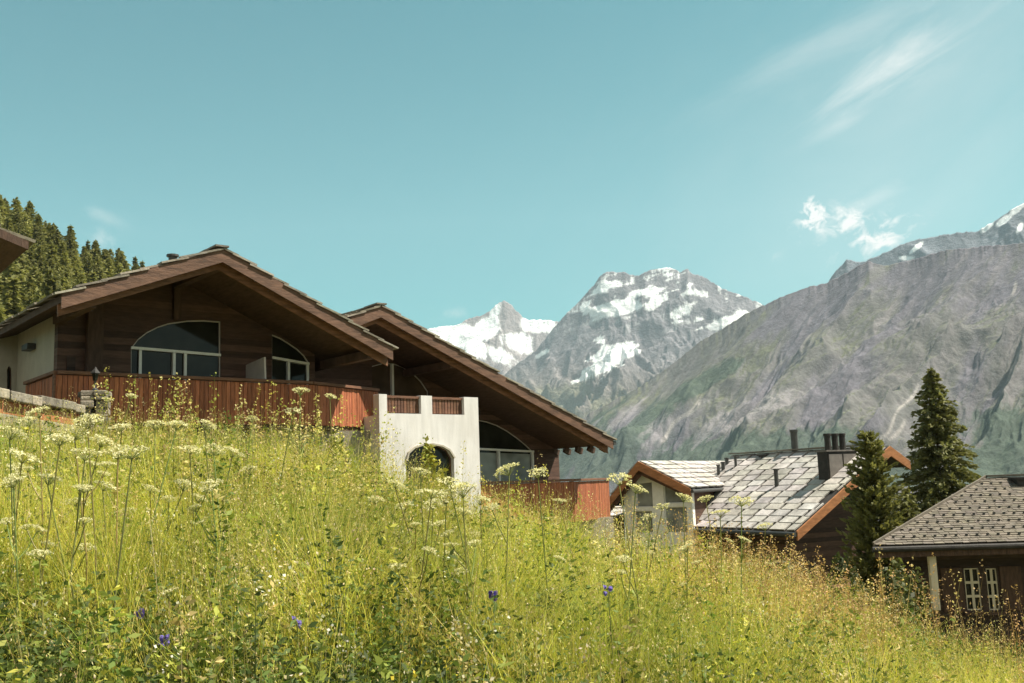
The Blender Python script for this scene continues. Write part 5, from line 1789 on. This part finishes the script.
# a broken veil of bright sky added overhead and behind the viewer to lift shadows
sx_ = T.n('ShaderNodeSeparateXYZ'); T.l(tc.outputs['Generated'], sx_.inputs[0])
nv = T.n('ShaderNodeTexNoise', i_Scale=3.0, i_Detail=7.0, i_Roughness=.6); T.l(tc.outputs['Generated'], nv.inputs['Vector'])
fill_veil = T.math('MULTIPLY', T.ramp(T.math('ADD', T.math('MULTIPLY', sx_.outputs['Y'], -.7), T.math('MULTIPLY', sx_.outputs['Z'], .12)), [(.0, (0, 0, 0)), (.45, (1, 1, 1))]), T.ramp(nv.outputs['Fac'], [(.35, (.25,) * 3), (.65, (1, 1, 1))]))
skyc = T.mix('MIX', fill_veil, skyc, (4.0, 3.5, 3.0))


# thin pale haze of the high air low over the horizon
hzf = T.math('MULTIPLY', T.math('POWER', 2.718, T.math('MULTIPLY', T.math('MAXIMUM', sx_.outputs['Z'], 0.0), -4.2)), .48)
hzx = T.math('MULTIPLY_ADD', sx_.outputs['X'], 1.25, 1.0)
skyc = T.mix('MIX', T.math('MULTIPLY', hzf, hzx, clamp=True), skyc, (2.4, 3.5, 3.35))


def cloud(px, py, ax, ay, deg, dens, sc, stretch, seed, lo=.42, hi=.72):
    """a cloud patch fixed to a direction of the sky"""
    c = Vector(ray(px, py)).normalized()
    right = Vector((c.y, -c.x, 0)).normalized(); upv_ = right.cross(c).normalized()
    ca, sa = math.cos(rad(deg)), math.sin(rad(deg))
    e1 = right * ca + upv_ * sa; e2 = -right * sa + upv_ * ca
    def dot(v):
        d = T.n('ShaderNodeVectorMath', operation='DOT_PRODUCT'); T.l(tc.outputs['Generated'], d.inputs[0]); d.inputs[1].default_value = v; return d.outputs['Value']
    u = T.math('DIVIDE', dot(e1), ax / FPX); v = T.math('DIVIDE', dot(e2), ay / FPX)
    r2 = T.math('ADD', T.math('MULTIPLY', u, u), T.math('MULTIPLY', v, v))
    m = T.math('POWER', 2.718, T.math('MULTIPLY', r2, -1.0))
    m = T.math('MULTIPLY', m, T.math('GREATER_THAN', dot(c), 0.0))
    cb = T.n('ShaderNodeCombineXYZ')
    T.l(T.math('MULTIPLY', dot(e1), sc / stretch), cb.inputs[0]); T.l(T.math('MULTIPLY', dot(e2), sc), cb.inputs[1]); cb.inputs[2].default_value = seed
    nz = T.n('ShaderNodeTexNoise', i_Scale=1.0, i_Detail=8.0, i_Roughness=0.62, i_Distortion=.5)
    T.l(cb.outputs[0], nz.inputs['Vector'])
    w = T.math('MULTIPLY', T.ramp(T.math('ADD', nz.outputs['Fac'], T.math('MULTIPLY_ADD', m, .22, -.12)), [(lo, (0, 0, 0)), (hi, (1, 1, 1))]), T.math('MULTIPLY', T.math('POWER', m, .6), dens))
    return w


ws = [cloud(885, 72, 70, 20, 28, .60, 34, 4, 1.0, .40, .74), cloud(830, 40, 110, 16, 17, .30, 20, 6, 2.0, .40, .74), cloud(814, 217, 13, 16, 0, 1.3, 90, 1, 3.0, .47, .62), cloud(847, 222, 22, 13, 0, 1.1, 70, 1.3, 4.0, .45, .64),
      cloud(880, 236, 28, 13, 14, 1.2, 65, 1.4, 5.0, .45, .64), cloud(862, 203, 45, 9, 22, .45, 24, 3, 6.0), cloud(842, 125, 30, 10, 20, .3, 16, 3, 7.0), cloud(105, 240, 10, 7, -40, .5, 40, 1.5, 8.0, .4, .65), cloud(102, 215, 20, 7, -20, .25, 30, 2, 9.0),
      cloud(452, 313, 14, 6, 0, .35, 40, 1.5, 10.0), cloud(960, 120, 260, 150, 35, .30, 5, 3, 11.0, .30, .80), cloud(772, 257, 8, 5, 30, .4, 40, 1.4, 12.0)]
tot = ws[0]
for w in ws[1:]: tot = T.math('ADD', tot, w)
tot = T.math('MINIMUM', tot, 1.0)
skyc = T.mix('MIX', tot, skyc, (5.0, 4.75, 4.5))
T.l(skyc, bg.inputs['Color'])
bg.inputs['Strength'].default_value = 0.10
T.l(bg.outputs[0], out.inputs['Surface'])

# ------------------------------------------------------------------ haze
hz = MB()
hz.box(-9700, 9700, -1000, 9700, -320, 2600)
ho_ = hz.build('haze', bpy.data.materials.new('haze'))
tag(ho_, kind='stuff')
T = NT(ho_.data.materials[0])
out = T.n('ShaderNodeOutputMaterial')
pv = T.n('ShaderNodeVolumePrincipled')
pv.inputs['Color'].default_value = (0.64, 0.80, 0.92, 1)
pv.inputs['Density'].default_value = 4.4e-5
pv.inputs['Anisotropy'].default_value = 0.0
T.l(pv.outputs[0], out.inputs['Volume'])
